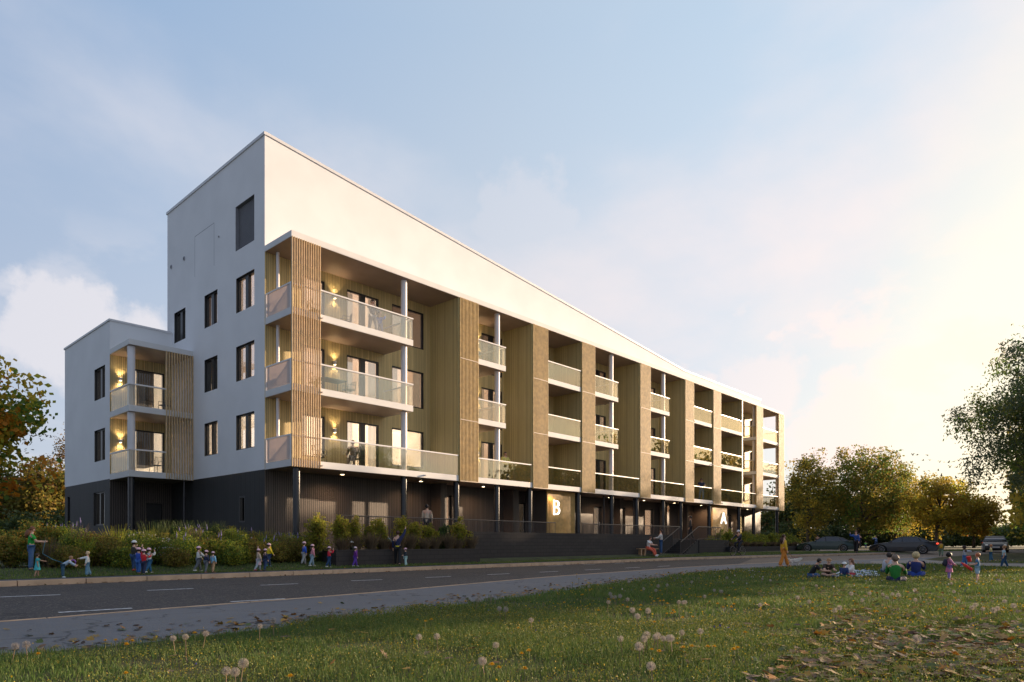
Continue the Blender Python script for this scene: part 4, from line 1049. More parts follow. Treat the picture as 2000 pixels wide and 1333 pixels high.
# cyclist
def bicycle(pos, rz, label):
    rz -= math.atan2(pos[0], pos[1]); root = empty('bicycle', pos, rz); tag(root, label, 'bicycle')
    blk = mat('bike_black', (.02, .02, .022), .35); tyre = mat('bike_tyre', (.025, .024, .024), .8); rim = mat('bike_rim', (.45, .36, .28), .35, metal=.6)
    for x in (-.52, .52):
        m = MB(); r = .34
        m.tube([(x + r * math.cos(t * math.pi / 14), 0, r + r * math.sin(t * math.pi / 14)) for t in range(29)], .022, 6, cap=False)
        w_ = m.build('wheel', tyre, root, smooth=True)
        m = MB(); r2 = .31; m.tube([(x + r2 * math.cos(t * math.pi / 14), 0, .34 + r2 * math.sin(t * math.pi / 14)) for t in range(29)], .012, 4, cap=False)
        m.build('rim', rim, w_)
        m = MB()
        for t in range(12): m.tube([(x, 0, .34), (x + .31 * math.cos(t * math.pi / 6), 0, .34 + .31 * math.sin(t * math.pi / 6))], .0025, 3)
        m.build('spoke', rim, w_)
    m = MB()
    bb, st, hd, ra, fa_ = (-.08, 0, .32), (-.22, 0, .78), (.36, 0, .80), (-.52, 0, .34), (.52, 0, .34)
    for a, b in ((bb, st), (st, hd), (bb, (.40, 0, .68)), (bb, ra), (st, ra), (hd, (.40, 0, .68)), ((.40, 0, .68), fa_)): m.tube([a, b], .017, 8)
    m.build('frame', blk, root, smooth=True)
    m = MB(); m.tube([(.34, -.26, 1.0), (.40, -.12, .98), (.38, 0, .96), (.40, .12, .98), (.34, .26, 1.0)], .013, 8); m.tube([hd, (.37, 0, .96)], .014, 8); m.build('handlebar', blk, root, smooth=True)
    m = MB(); m.ball((-.26, 0, .93), (.13, .07, .03), 10, 5); m.tube([st, (-.25, 0, .92)], .013, 6); m.build('saddle', blk, root, smooth=True)
    m = MB(); m.tube([(-.08, -.1, .32), (-.08, .1, .32)], .012, 6); m.tube([(-.08, .1, .32), (.03, .1, .19)], .01, 6); m.tube([(-.08, -.1, .32), (-.19, -.1, .45)], .01, 6); m.box(-.01, .09, .1, .19, .175, .195); m.box(-.24, -.14, -.19, -.1, .44, .46)
    m.build('pedals', blk, root)
    return root
cp = at(1441, 1085.5); CR = -128
bicycle(cp, R(CR), 'black city bicycle ridden past the hedge')
CW_ = R(CR) - math.atan2(cp.x, cp.y)
cw = cp + Vector((math.cos(CW_) * -.24, math.sin(CW_) * -.24, 0))
person(cw, 1.72, CR, 'cyclist in dark suit and white helmet riding past the hedge', top=(.012, .013, .022), legs=(.010, .011, .018), hair=(.02, .015, .01), hat=(.6, .55, .58), seat=.99, lean=16, lL=(48, 5, 50), lR=(72, 5, 92), aL=(48, 6, 10), aR=(48, 6, 10))
# right hand side walkers
pp(1531, 1107, 64, 20, 'woman with long dark hair in wide orange trousers walking a white dog', top=(.60, .33, .02), legs=(.48, .17, .02), hair=(.045, .018, .01), long_hair=True, belt='wide', lL=(20, 3, 4), lR=(-16, 3, 4), aL=(-8, 5, 10), aR=(5, 8, 10), shoe=(.5, .2, .05))
def dog(pos, rz, L, label):
    rz -= math.atan2(pos[0], pos[1]); root = empty('dog', pos, rz); tag(root, label, 'dog')
    V = [(-.32, 0, .42), (-.1, 0, .43), (.14, 0, .42), (.27, 0, .50), (.36, 0, .60), (.50, 0, .57), (-.42, 0, .50), (-.46, 0, .60)]
    Rr = [.15, .14, .16, .11, .12, .055, .03, .075]; Ed = [(0, 1), (1, 2), (2, 3), (3, 4), (4, 5), (0, 6), (6, 7)]
    for s in (1, -1):
        n = len(V); V += [(-.30, s * .08, .33), (-.22 - .04 * s, s * .085, .22), (-.34 - .06 * s, s * .085, .12), (-.31 - .06 * s, s * .085, .02)]; Rr += [.10, .065, .045, .05]; Ed += [(0, n), (n, n + 1), (n + 1, n + 2), (n + 2, n + 3)]
        n = len(V); V += [(.16, s * .075, .30), (.15 + .07 * s, s * .075, .17), (.17 + .10 * s, s * .075, .02)]; Rr += [.08, .05, .05]; Ed += [(2, n), (n, n + 1), (n + 1, n + 2)]
        n = len(V); V += [(.33, s * .085, .58), (.33, s * .11, .50)]; Rr += [.03, .035]; Ed += [(4, n), (n, n + 1)]
    m_ = mat('dog_fleece', (.78, .72, .64), .95, .1, 20, 1.0, 60)
    o = skinmesh('body', [Vector(v) * L for v in V], Ed, [r * L for r in Rr], m_, root, sub=2)
    t = bpy.data.textures.new('fleece', 'CLOUDS'); t.noise_scale = .05; d = o.modifiers.new('fluff', 'DISPLACE'); d.texture = t; d.strength = .05; d.mid_level = .4
    m = MB()
    for s in (1, -1): m.ball((.43 * L, s * .05 * L, .62 * L), .013 * L, 6, 4)
    m.ball((.545 * L, 0, .575 * L), .018 * L, 6, 4); m.build('eyes_and_nose', pm((.01, .01, .01), .3), root)
    m = MB(); m.tube([(.27 * L, 0, .50 * L), (.285 * L, 0, .515 * L)], .09 * L, 12); m.build('collar', pm((.25, .02, .02)), root)
    return root
dp = at(1553, 1106.5); dog(dp, R(5), .62, 'white curly coated dog on a lead beside the woman in orange')
lp = at(1538, 1107)
m = MB(); m.tube([lp + Vector((.02, 0, .68)), lp + Vector((.22, -.02, .42)), dp + Vector((.1, -.05, .40))], .008, 5); tag(m.build('dog_lead', pm((.25, .03, .02))), 'thin red lead between the woman in orange and her white dog', 'dog lead')
# picnic
S_ = dict(cross=True)
pp(1583, 1130, 39, 5, 'boy in black t-shirt and jeans sitting cross legged on the grass', top=(.008, .009, .008), legs=(.03, .07, .16), hair=(.012, .008, .006), skin='m', tee=True, cross=True, frac=.50, lean=28, head=15, aL=(35, 5, 45), aR=(35, 5, 45))
pp(1615, 1128, 37, -75, 'fair haired boy in brown t-shirt and shorts sitting cross legged', top=(.035, .022, .015), legs=(.10, .08, .06), shorts=True, hair=(.35, .18, .08), tee=True, cross=True, frac=.50, lean=26, head=15, aL=(35, 5, 45), aR=(35, 5, 45))
pp(1649, 1129, 27, -80, 'toddler in navy jacket and white cap sitting on the picnic blanket', kid=True, top=(.015, .03, .10), legs=(.02, .08, .04), hat=(.6, .58, .55), cross=True, frac=.50, shoe=(.5, .2, .02), aL=(20, 5, 50), aR=(20, 5, 50))
pp(1662, 1127, 32, -140, 'girl with long brown hair in white top and red dress on the blanket', kid=True, top=(.55, .52, .5), legs=(.3, .02, .03), hair=(.14, .06, .03), long_hair=True, cross=True, frac=.50, aL=(50, 10, 20), aR=(50, 10, 20))
def blanket():
    pts = [at(1622, 1130), at(1645, 1116), at(1708, 1117), at(1716, 1127)]
    n = 14; m = MB(); G = {}
    for i in range(n + 1):
        for j in range(n + 1):
            a = pts[0].lerp(pts[3], i / n); b = pts[1].lerp(pts[2], i / n); p = a.lerp(b, j / n)
            G[i, j] = len(m.v); m.v.append((p.x + .03 * math.sin(j * 1.7), p.y + .04 * math.sin(i * 2.1), p.z + .045 + .025 * math.sin(i * 1.3 + j) + .015 * math.sin(j * 2.3)))
    for i in range(n):
        for j in range(n): m.f.append((G[i, j], G[i + 1, j], G[i + 1, j + 1], G[i, j + 1])); m.m.append((i * 2 + j) % 3 == 0 and 1 or 0)
    tag(m.build('picnic_blanket', [mat('blanket_white', (.46, .52, .60), .9), mat('blanket_blue', (.08, .15, .34), .9)], smooth=True), 'blue and white patterned picnic blanket spread on the grass', 'blanket')
blanket()
pp(1737, 1121, 37, 100, 'child in pale top sitting behind the one in the green coat', kid=True, top=(.40, .40, .44), legs=(.05, .10, .14), hair=(.03, .02, .015), cross=True, frac=.50)
pp(1749, 1139, 54, 85, 'person with curly grey hair in green coat sitting with their back turned', top=(.015, .15, .02), legs=(.01, .015, .05), hair=(.16, .11, .08), curly=1.2, cross=True, frac=.55, wide=1.15, coat=.05, aL=(35, 12, 40), aR=(35, 12, 40))
pp(1789, 1128, 46, 90, 'fair curly haired child in navy jacket sitting with back turned', kid=True, top=(.008, .018, .10), legs=(.01, .04, .22), hair=(.42, .32, .16), curly=1.1, cross=True, frac=.53, wide=1.15, aL=(35, 12, 40), aR=(35, 12, 40))
def backpack(pos, H, face, col, label):
    face -= math.degrees(math.atan2(pos[0], pos[1])); root = empty('backpack', pos, R(face)); tag(root, label, 'backpack')
    m = MB(); m.ball((-.13 * H, 0, .64 * H), (.075 * H, .095 * H, .15 * H), 12, 8); m.build('bag', pm(col), root, smooth=True)
    m = MB(); m.ball((-.19 * H, 0, .60 * H), (.035 * H, .06 * H, .07 * H), 10, 6); m.build('pocket', pm(tuple(c * .8 for c in col)), root, smooth=True)
    for s in (1, -1):
        m = MB(); m.tube([(-.10 * H, s * .07 * H, .76 * H), (0, s * .075 * H, .80 * H), (.085 * H, s * .07 * H, .70 * H), (-.08 * H, s * .08 * H, .54 * H)], .012 * H, 6); m.build('strap', pm(col), root)
p = at(1854, 1133); H_ = 54 * p.y / F
person(p, H_, 10, 'girl with black curly hair and a red bat wearing a dark backpack', kid=True, top=(.35, .12, .22), legs=(.20, .14, .36), hair=(.008, .006, .006), curly=1.22, skin='m', dress=(.45, .12, .22), aL=(25, 10, 30), aR=(25, 10, 30), shoe=(.5, .03, .12), lL=(3, 3, 2), lR=(-3, 3, 2))
backpack(p, H_ * .97, 10, (.02, .022, .04), 'dark backpack worn by the girl with black curly hair')
q = p + Vector((.27, -.12, .50))
m = MB(); m.tube([q, q + Vector((.11, 0, -.07)), q + Vector((.30, 0, -.2))], [.015, .04, .045], 8); tag(m.build('toy_bat', pm((.5, .03, .03))), 'red plastic bat held by the girl with the dark backpack', 'toy')
pp(1884, 1108, 43, 5, 'child in grey white sweater and jeans pointing forward', kid=True, top=(.40, .40, .44), legs=(.05, .14, .34), hair=(.03, .012, .01), skin='d', curly=1.15, aL=(85, 8, 5), aR=(80, 5, 5), lL=(14, 3, 4), lR=(-16, 3, 8), shoe=WH)
p = at(1909, 1137)
pp(1909, 1137, 58, 180, 'red haired boy in blue t-shirt and denim shorts holding a red cup', kid=True, top=(.04, .14, .26), legs=(.26, .38, .48), shorts=True, hair=(.30, .11, .04), tee=True, aL=(10, 8, 70), aR=(10, 8, 70), lL=(3, 4, 2), lR=(-3, 4, 2))
q = p + Vector((-.24, -.05, .62)); m = MB(); m.tube([q - Vector((0, 0, .06)), q + Vector((-.04, 0, .08))], [.04, .06], 12); tag(m.build('cup', pm((.55, .02, .02))), 'red cup held by the boy in denim shorts', 'cup')
pp(1935, 1097, 34, 180, 'boy in yellow and white top and jeans standing on the grass island', kid=True, top=(.50, .42, .18), legs=(.03, .10, .18), hair=(.35, .15, .06), tee=True, aL=(10, 8, 80), aR=(10, 8, 80))
pp(1961, 1109, 45, 190, 'boy in pale blue t-shirt and dark jeans walking on the path', kid=True, top=(.35, .50, .62), legs=(.015, .06, .13), hair=(.32, .16, .07), tee=True, aL=(5, 8, 10), aR=(5, 8, 10), lL=(18, 3, 5), lR=(-18, 3, 5), shoe=WH)
p = at(1838, 1087); H_ = 31 * p.y / F
person(p, H_, 95, 'child with a yellow backpack walking away towards the parked cars', kid=True, top=(.12, .16, .08), legs=(.14, .20, .14), hair=(.06, .02, .02), skin='m', lL=(16, 3, 4), lR=(-16, 3, 10))
backpack(p, H_ * .97, 95, (.50, .28, .02), 'yellow backpack worn by the child walking away')
pp(1597, 1075.5, 31, 120, 'man in brown leather jacket and grey trousers behind the green car', top=(.07, .035, .035), legs=(.16, .15, .14), hair=(.02, .015, .01), skin='m')
pp(1672, 1080, 43, -110, 'man in blue jacket and pale green shirt with a hand at his head', top=(.02, .06, .22), legs=(.015, .013, .015), hair=(.10, .03, .02), aR=(70, 30, 120), aL=(5, 8, 15), lL=(12, 3, 5), lR=(-10, 3, 4), wide=1.05)
pp(1678, 1072, 30, 100, 'person in dark clothes standing behind the man in the blue jacket', top=(.02, .02, .04), legs=(.015, .015, .02))
pp(1691, 1071.5, 14, 80, 'small child in bright green shirt under the tall tree', kid=True, top=(.05, .35, .05), legs=(.10, .12, .18), hair=(.25, .08, .04), aL=(30, 30, 110), aR=(30, 30, 110))
pp(1711, 1071.5, 25, 150, 'person in blue coat taking a photograph near the parked cars', top=(.06, .12, .30), legs=(.02, .04, .10), aL=(60, 5, 100), aR=(60, 5, 100), coat=.06)
# toy hose between woman and children
h0 = at(73, 1124)
m = MB(); m.tube([at(62, 1124) + Vector((.38, .02, .92)), h0 + Vector((.15, 0, .55)), h0 + Vector((.45, 0, .38)), h0 + Vector((.85, -.05, .26)), at(123, 1123) + Vector((.3, -.05, .30))], .007, 6)
tag(m.build('toy_hose', pm((.06, .18, .24))), 'thin turquoise toy hose held by the woman in green and the children', 'toy')
h1 = at(123, 1123) + Vector((.34, -.05, .30)); m = MB(); m.tube([h1 + Vector((.07 * math.cos(t * math.pi / 8), 0, .07 * math.sin(t * math.pi / 8))) for t in range(17)], .018, 6, cap=False)
tag(m.build('toy_ring', pm((.25, .10, .35))), 'purple toy ring held low by the bending child', 'toy')

# ------------------------------------------------------------------ cars
M_tyre = mat('tyre_rubber', (.02, .02, .02), .85); M_rim = mat('alloy_rim', (.35, .33, .32), .3, .05, metal=.8)
M_cglass = mat('car_glass', (.03, .035, .045), .06, .1, coat=.6, spec=.8); M_black = mat('car_black_trim', (.012, .012, .013), .5)
def car(pos, rz, col, label, L=4.75, Wd=1.84, rear_lit=True):
    rz -= math.atan2(pos[0], pos[1]); root = empty('car', pos, rz); tag(root, label, 'car')
    paint = mat('car_paint_%d' % len(MATS), tuple(c * .8 for c in col), .3 if rear_lit else .5, .03, 2, metal=.0, coat=.45 if rear_lit else .1)
    h = L / 2; wr = .335; fx, rx = h - .92, -h + 1.02
    def arch(cx): return [(cx + (wr + .055) * math.cos(t), .33 + (wr + .055) * math.sin(t)) for t in [math.pi * k / 10 for k in range(10, -1, -1)]]
    bot = [(-h + .03, .30), (-h + .12, .22)] + [(rx - .39, .20)] + [p for p in arch(rx) if p[1] > .2] + [(rx + .39, .19), (fx - .39, .19)] + [p for p in arch(fx) if p[1] > .2] + [(fx + .39, .20), (h - .10, .22), (h, .32)]
    topl = [(h - .02, .52), (h - .12, .66), (h - .45, .76), (h - 1.0, .87), (h - 1.42, .92), (.3, .95), (-.8, .97), (-h + .95, .98), (-h + .4, .985), (-h + .06, .97), (-h, .78), (-h - .02, .55)]
    prof = bot + topl
    def loft(profile, name, m_, wf, ks=(-1, -.965, -.85, -.4, 0, .4, .85, .965, 1), sh=(.955, .985, 1, 1, 1, 1, 1, .985, .955), zc=.55):
        mb = MB(); n = len(profile)
        for k, s in zip(ks, sh):
            for (x, z) in profile:
                mb.v.append((x * (1 - (1 - s) * .4), k * wf(x, z), zc + (z - zc) * s))
        for i in range(len(ks) - 1):
            for j in range(n):
                j2 = (j + 1) % n; mb.f.append((i * n + j, i * n + j2, (i + 1) * n + j2, (i + 1) * n + j)); mb.m.append(0)
        mb.f.append(tuple(range(n - 1, -1, -1))); mb.m.append(0); e = (len(ks) - 1) * n; mb.f.append(tuple(range(e, e + n))); mb.m.append(0)
        bmn = bmesh.new(); o = mb.build(name, m_, root); bmn.from_mesh(o.data); bmesh.ops.recalc_face_normals(bmn, faces=bmn.faces[:]); bmn.to_mesh(o.data); bmn.free()
        for p in o.data.polygons: p.use_smooth = len(p.vertices) == 4
        return o
    wl = lambda x, z: Wd / 2 * (1 - .16 * max(0, (abs(x) - h + .9) / .9) ** 2) * (1 - .05 * max(0, (z - .6) / .4))
    loft(prof, 'body', paint, wl)
    gp = [(h - 1.38, .90), (h - 1.95, 1.24), (h - 2.25, 1.345), (-.1, 1.40), (-.75, 1.385), (-1.25, 1.29), (-h + .62, 1.02), (-h + .55, .96)]
    wg = lambda x, z: Wd / 2 * (.93 - .24 * max(0, (z - .9) / .5))
    loft(gp, 'windows', M_cglass, wg, zc=.9, sh=(.985, .99, 1, 1, 1, 1, 1, .99, .985))
    rp = [(h - 2.05, 1.285), (h - 2.25, 1.36), (-.1, 1.415), (-.75, 1.40), (-1.35, 1.275), (-1.3, 1.25), (-.75, 1.375), (-.1, 1.39), (h - 2.2, 1.33)]
    loft(rp, 'roof', paint, lambda x, z: Wd / 2 * .735, zc=1.3, sh=(.97, .99, 1, 1, 1, 1, 1, .99, .97))
    for s in (1, -1):
        m = MB()
        for (a, b) in (((h - 1.40, .91), (h - 2.1, 1.30)), ((.02, .95), (.06, 1.385)), ((-1.30, .97), (-1.05, 1.33)), ((-h + .62, 1.0), (-1.30, 1.28))):
            m.tube([(a[0], s * (wg(*a) + .004), a[1]), (b[0], s * (wg(*b) + .004), b[1])], .022, 5)
        m.build('pillars', M_black if col[0] < .03 else paint, root)
        for x in (fx, rx):
            m = MB(); m.tube([(x, s * (Wd / 2 - .22), .335), (x, s * (Wd / 2 - .01), .335)], wr, 24); w_ = m.build('wheel', M_tyre, root, smooth=False)
            m = MB(); y_ = s * (Wd / 2 - .002)
            m.tube([(x + .225 * math.cos(t * math.pi / 12), y_, .335 + .225 * math.sin(t * math.pi / 12)) for t in range(25)], .018, 5, cap=False)
            for k in range(10):
                t = k * math.pi / 5; m.tube([(x, y_, .335), (x + .22 * math.cos(t), y_, .335 + .22 * math.sin(t))], .016, 4)
            m.ball((x, y_, .335), (.05, .015, .05), 10, 4); m.build('rim', M_rim, w_)
        m = MB(); m.ball((h - 1.62, s * (Wd / 2 + .06), .98), (.07, .10, .065), 10, 6); m.build('mirror', paint, root, smooth=True)
        m = MB(); m.ball((h - .20, s * (Wd / 2 - .28), .62), (.15, .17, .065), 12, 6); m.build('headlight', emis('car_headlight', (.6, .6, .58), .12), root, smooth=True)
        m = MB(); m.ball((-h + .06, s * (Wd / 2 - .24), .82), (.08, .21, .075), 12, 6); m.build('tail_light', emis('tail_red', (.8, .06, .03), .9 if rear_lit else .2), root, smooth=True)
        m = MB()
        for x in (.85, -.15): m.box(x - .09, x + .09, s * Wd / 2 - .015, s * Wd / 2 + .006, .80, .82)
        m.build('door_handle', paint, root)
    m = MB(); m.box(h - .06, h + .005, -.45, .45, .34, .50); m.build('grille', M_black, root)
    m = MB(); m.box(h + .006, h + .012, -.26, .26, .40, .51); m.box(-h - .035, -h - .028, -.26, .26, .60, .71); m.build('number_plate', pm((.6, .6, .58)), root)
    return root
p = at(1770, 1079); car(Vector((p.x, p.y + .4, base(p.y))), R(176), (.014, .012, .018), 'dark sedan parked side on near the trees with its front to the left', L=4.85)
p = at(1617, 1075.6); car(Vector((p.x, p.y + .3, base(p.y))), R(177), (.008, .035, .022), 'dark green coupe standing behind the planter wall with a lit tail light', L=4.9)
p = at(1943, 1077); car(Vector((p.x, p.y, base(p.y))), R(-88), (.03, .032, .034), 'dark grey car driving towards the viewer at the far right', L=4.6, rear_lit=False)

# ------------------------------------------------------------------ balcony furniture
def chair(pos, rz, col, label, group=None):
    root = empty('chair', pos, rz); tag(root, label, 'chair', group); m_ = pm(col, .5)
    m = MB(); m.box(-.22, .22, -.22, .22, .43, .46); m.build('seat', m_, root)
    m = MB(); m.tube([(-.22, -.2, .45), (-.27, -.2, .85), (-.27, .2, .85), (-.22, .2, .45)], .014, 6)
    for k in range(5): m.tube([(-.225, -.14 + k * .07, .46), (-.27, -.14 + k * .07, .85)], .008, 4)
    m.build('backrest', m_, root)
    for (x, y) in ((.2, .2), (.2, -.2), (-.2, .2), (-.2, -.2)):
        m = MB(); m.tube([(x, y, .44), (x * 1.15, y * 1.1, 0)], .013, 6); m.build('leg', m_, root)
    for s in (1, -1):
        m = MB(); m.tube([(-.25, s * .23, .66), (.18, s * .23, .66), (.2, s * .22, .45)], .013, 6); m.build('armrest', m_, root)
def table(pos, rz, col, label, l=.6, w_=.38):
    root = empty('table', pos, rz); tag(root, label, 'table'); m_ = pm(col, .5)
    m = MB(); m.box(-l, l, -w_, w_, .71, .74); m.build('tabletop', m_, root)
    for (x, y) in ((1, 1), (1, -1), (-1, 1), (-1, -1)):
        m = MB(); m.tube([(x * (l - .05), y * (w_ - .05), .71), (x * (l - .05), y * (w_ - .05), 0)], .018, 6); m.build('leg', m_, root)
AR = math.atan2(A[1], A[0])
def P3(u, v, z): x, y = xy(u, v); return Vector((x, y, z))
GRN = (.03, .07, .04); BLK = (.015, .015, .017)
table(P3(2.6, 1.1, Z[1] + .29), AR, GRN, 'green metal table on the middle corner balcony')
chair(P3(1.75, 1.0, Z[1] + .29), AR, GRN, 'green chair left of the table on the middle corner balcony'); chair(P3(3.55, 1.1, Z[1] + .29), AR + R(180), GRN, 'green chair right of the table on the middle corner balcony')
chair(P3(4.1, 1.2, Z[0] + .29), AR + R(100), BLK, 'dark metal chair under the person on the lowest corner balcony'); chair(P3(2.0, 1.1, Z[0] + .29), AR + R(20), BLK, 'empty dark chair at the slat end of the lowest corner balcony')
chair(P3(1.7, 1.0, Z[2] + .29), AR, BLK, 'dark chair at the slat end of the top corner balcony'); chair(P3(3.5, 1.3, Z[2] + .29), AR + R(160), (.03, .03, .035), 'dark chair beside the wall lamp on the top corner balcony')
chair(P3(-1.9, BV + .9, 7.76), AR + R(20), BLK, 'black chair right of the column on the upper wing balcony'); chair(P3(-.9, BV + 1.3, 7.76), AR + R(200), BLK, 'black chair next to the slats on the upper wing balcony')
chair(P3(-1.4, BV + 1.1, 4.6), AR + R(100), (.03, .05, .07), 'blue grey chair on the lower wing balcony')
table(P3(11.9, 1.2, Z[2] + .29), AR, BLK, 'small dark table on the top balcony beside the second slat screen', .4, .3)
def pot(pos, label, h=.6, col=(.06, .09, .03)):
    root = empty('potted_plant', pos); tag(root, label, 'plant')
    m = MB(); m.tube([(0, 0, 0), (0, 0, .28)], [.11, .15], 12); m.build('pot', pm((.25, .2, .18)), root)
    m = MB(); r = random.Random(len(label))
    for k in range(34):
        a = r.uniform(0, 6.28); el_ = r.uniform(.2, 1.4); l = r.uniform(.5, 1) * h; d = Vector((math.cos(a) * math.cos(el_), math.sin(a) * math.cos(el_), math.sin(el_))); t = Vector((-math.sin(a), math.cos(a), 0)) * .05
        p0 = Vector((0, 0, .27)); p1 = p0 + d * l * .6; p2 = p0 + d * l + Vector((0, 0, -.1 * l))
        m.q(p0, p1 - t, p2, p1 + t)
    m.build('foliage', mat('pot_leaf', col, .7, .3, trans=.3), root)
pot(P3(11.3, .9, Z[1] + .29), 'leafy potted plant on the middle balcony beside the second slat screen', .8)
pot(P3(22.3, .9, Z[1] + .29), 'leafy potted plant on the middle balcony beside the fourth slat screen', .9)
# ------------------------------------------------------------------ trees and shrubs
def leafmat(name, c1, c2, trans=.55, rough=.6):
    c1 = tuple(c * 2.0 for c in c1); c2 = tuple(c * 2.0 for c in c2)
    return mat(name, c1, rough, 0, 1.5, trans=trans, col2=c2, spec=.25)
LM = {'olive': leafmat('leaf_olive', (.075, .08, .018), (.12, .115, .022)), 'gold': leafmat('leaf_gold', (.20, .15, .02), (.30, .22, .03)), 'amber': leafmat('leaf_amber', (.25, .095, .012), (.34, .15, .015)),
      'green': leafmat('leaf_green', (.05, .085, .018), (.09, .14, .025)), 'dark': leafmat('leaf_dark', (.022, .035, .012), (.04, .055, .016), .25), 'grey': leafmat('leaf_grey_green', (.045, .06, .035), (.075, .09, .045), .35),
      'brown': leafmat('leaf_brown', (.085, .055, .025), (.13, .085, .035)), 'lime': leafmat('leaf_lime', (.16, .17, .02), (.25, .24, .03)), 'bronze': leafmat('leaf_bronze', (.14, .10, .02), (.2, .15, .03))}
M_bark = mat('bark', (.075, .055, .04), .9, .3, 3, .8, 12)
M_stem = mat('woody_stem', (.06, .05, .03), .9, .2, 6)

def leaves(P, size, asp, rg, droop=.2):
    """one rhombic leaf per point"""
    n = len(P)
    d = rg.normal(size=(n, 3)); d[:, 2] -= droop; d /= np.linalg.norm(d, axis=1)[:, None]
    a = rg.normal(size=(n, 3)); s = np.cross(d, a); s /= np.linalg.norm(s, axis=1)[:, None] + 1e-9
    L = size * rg.uniform(.6, 1.35, n)[:, None]; W_ = L * asp
    V = np.stack([P - d * L * .5, P + s * W_ * .5, P + d * L * .5, P - s * W_ * .5], 1).reshape(-1, 3)
    Fc = np.arange(4 * n).reshape(n, 4)
    return V, Fc

def crown_points(c, rad, nclump, nleaf, sig, rg, hollow=.35, lump=.22, cone=0.0):
    k = []
    ph = rg.uniform(0, 6.28, 6)
    while len(k) < nclump:
        d = rg.normal(size=3); d /= np.linalg.norm(d)
        r = rg.uniform(hollow, 1) ** .6
        az = math.atan2(d[1], d[0])
        lm = 1 + lump * (math.sin(3 * az + ph[0] + 2.5 * d[2]) * .5 + math.sin(5 * az + ph[1] - 4 * d[2]) * .35 + math.sin(4.5 * d[2] * 2 + ph[2] + az) * .4)
        if cone: lm *= (1 - cone * max(0, d[2]))
        k.append((d * r * lm * np.array(rad) + np.array(c)))
    k = np.array(k)
    P = (k[:, None, :] + np.clip(rg.normal(size=(nclump, nleaf, 3)), -1.35, 1.35) * sig * 1.15 * rg.uniform(.6, 1.4, (nclump, 1, 1))).reshape(-1, 3)
    return k, P

def tree(x, y, h, rad, label, mats, probs, z0=None, nclump=110, nleaf=90, leaf=.3, asp=.6, sig=.5, seed=1, trunk_r=.2, lean=(0, 0), group=None, name='tree', lump=.22, hollow=.35, droop=.2, branches=True, squash=.95, gz=None, cone=0.0):
    rg = np.random.default_rng(seed); rr = random.Random(seed)
    g = ground(x, y) if gz is None else gz
    root = empty(name, (x, y, g - .05)); tag(root, label, 'tree', group)
    z0 = h * .28 if z0 is None else z0
    cz = (h + z0) / 2; rz = (h - z0) / 2
    c = (lean[0], lean[1], cz)
    k, P = crown_points(c, (rad, rad * squash, rz), nclump, nleaf, sig, rg, hollow, lump, cone)
    P = P[P[:, 2] > .25]
    V, Fc = leaves(P, leaf, asp, rg, droop)
    grp = rg.choice(len(mats), size=nclump, p=probs); mi = np.repeat(grp, nleaf)[:len(P)]
    flip = rg.random(len(mi)) < .25; mi = np.where(flip, rg.choice(len(mats), size=len(mi), p=probs), mi)
    npmesh('crown', V, Fc, [LM[m] for m in mats], mi, root)
    m = MB()
    tp = [(0, 0, 0)]; n = 6
    for i in range(1, n + 1):
        t = i / n; tp.append((lean[0] * t + rr.uniform(-.08, .08) * h * .05, lean[1] * t + rr.uniform(-.08, .08) * h * .05, h * .86 * t))
    m.tube(tp, [trunk_r * (1.25 if i == 0 else 1 - .85 * i / n) for i in range(n + 1)], 10)
    if branches:
        nl = min(14, nclump // 4); used = rr.sample(range(nclump), nl)
        limbs = []
        for j in used:
            e = Vector(k[j]); t = min(.95, max(.28, (e.z - rad * .55) / (h * .86))); i = t * n; a = Vector(tp[int(i)]).lerp(Vector(tp[min(n, int(i) + 1)]), i - int(i))
            mid = a.lerp(e, .5) + Vector((rr.uniform(-.1, .1) * rad, rr.uniform(-.1, .1) * rad, .06 * h))
            r0 = trunk_r * (.55 * (1 - .6 * t)); m.tube([a, mid, e], [r0, r0 * .6, r0 * .2], 6, cap=False); limbs.append((a, mid, e, r0))
        for j in range(min(nclump, 60)):
            e = Vector(k[j]); l = min(limbs, key=lambda q: (q[1] - e).length); a = l[1].lerp(l[2], rr.uniform(0, .6))
            if (a - e).length < rad * .9: m.tube([a, a.lerp(e, .5) + Vector((0, 0, .03 * h)), e], [l[3] * .35, l[3] * .22, l[3] * .06], 4, cap=False)
    m.build('trunk', M_bark, root, smooth=True)
    return root

def ptree(px, ytop, wpx, Y, label, mats, probs, **k):
    x = (px - 1000) / F * Y; h = (HZ - ytop) / F * Y + EYE - ground(x, Y)
    return tree(x, Y, h, wpx / F * Y / 2, label, mats, probs, **k)
G_R = 'autumn trees beyond the parked cars'; G_D = 'dark trees closing the background behind the parked cars'
ptree(1578, 884, 92, 98, 'golden crowned autumn tree next to the right end of the building', ['gold', 'olive', 'bronze'], [.35, .35, .3], seed=3, nclump=120, nleaf=90, leaf=.34, sig=.55, z0=1.6, trunk_r=.22, group=G_R, lump=.3)
ptree(1672, 886, 185, 100, 'tallest wide olive green tree behind the man in the blue jacket', ['olive', 'bronze', 'green'], [.5, .25, .25], seed=5, nclump=230, nleaf=100, leaf=.34, sig=.6, z0=2.2, trunk_r=.38, group=G_R, lump=.25, lean=(1.6, 0))
ptree(1748, 912, 130, 106, 'golden tree above the dark parked sedan', ['gold', 'olive', 'bronze'], [.35, .35, .3], seed=7, nclump=110, nleaf=90, leaf=.34, sig=.55, z0=2.0, trunk_r=.22, group=G_R)
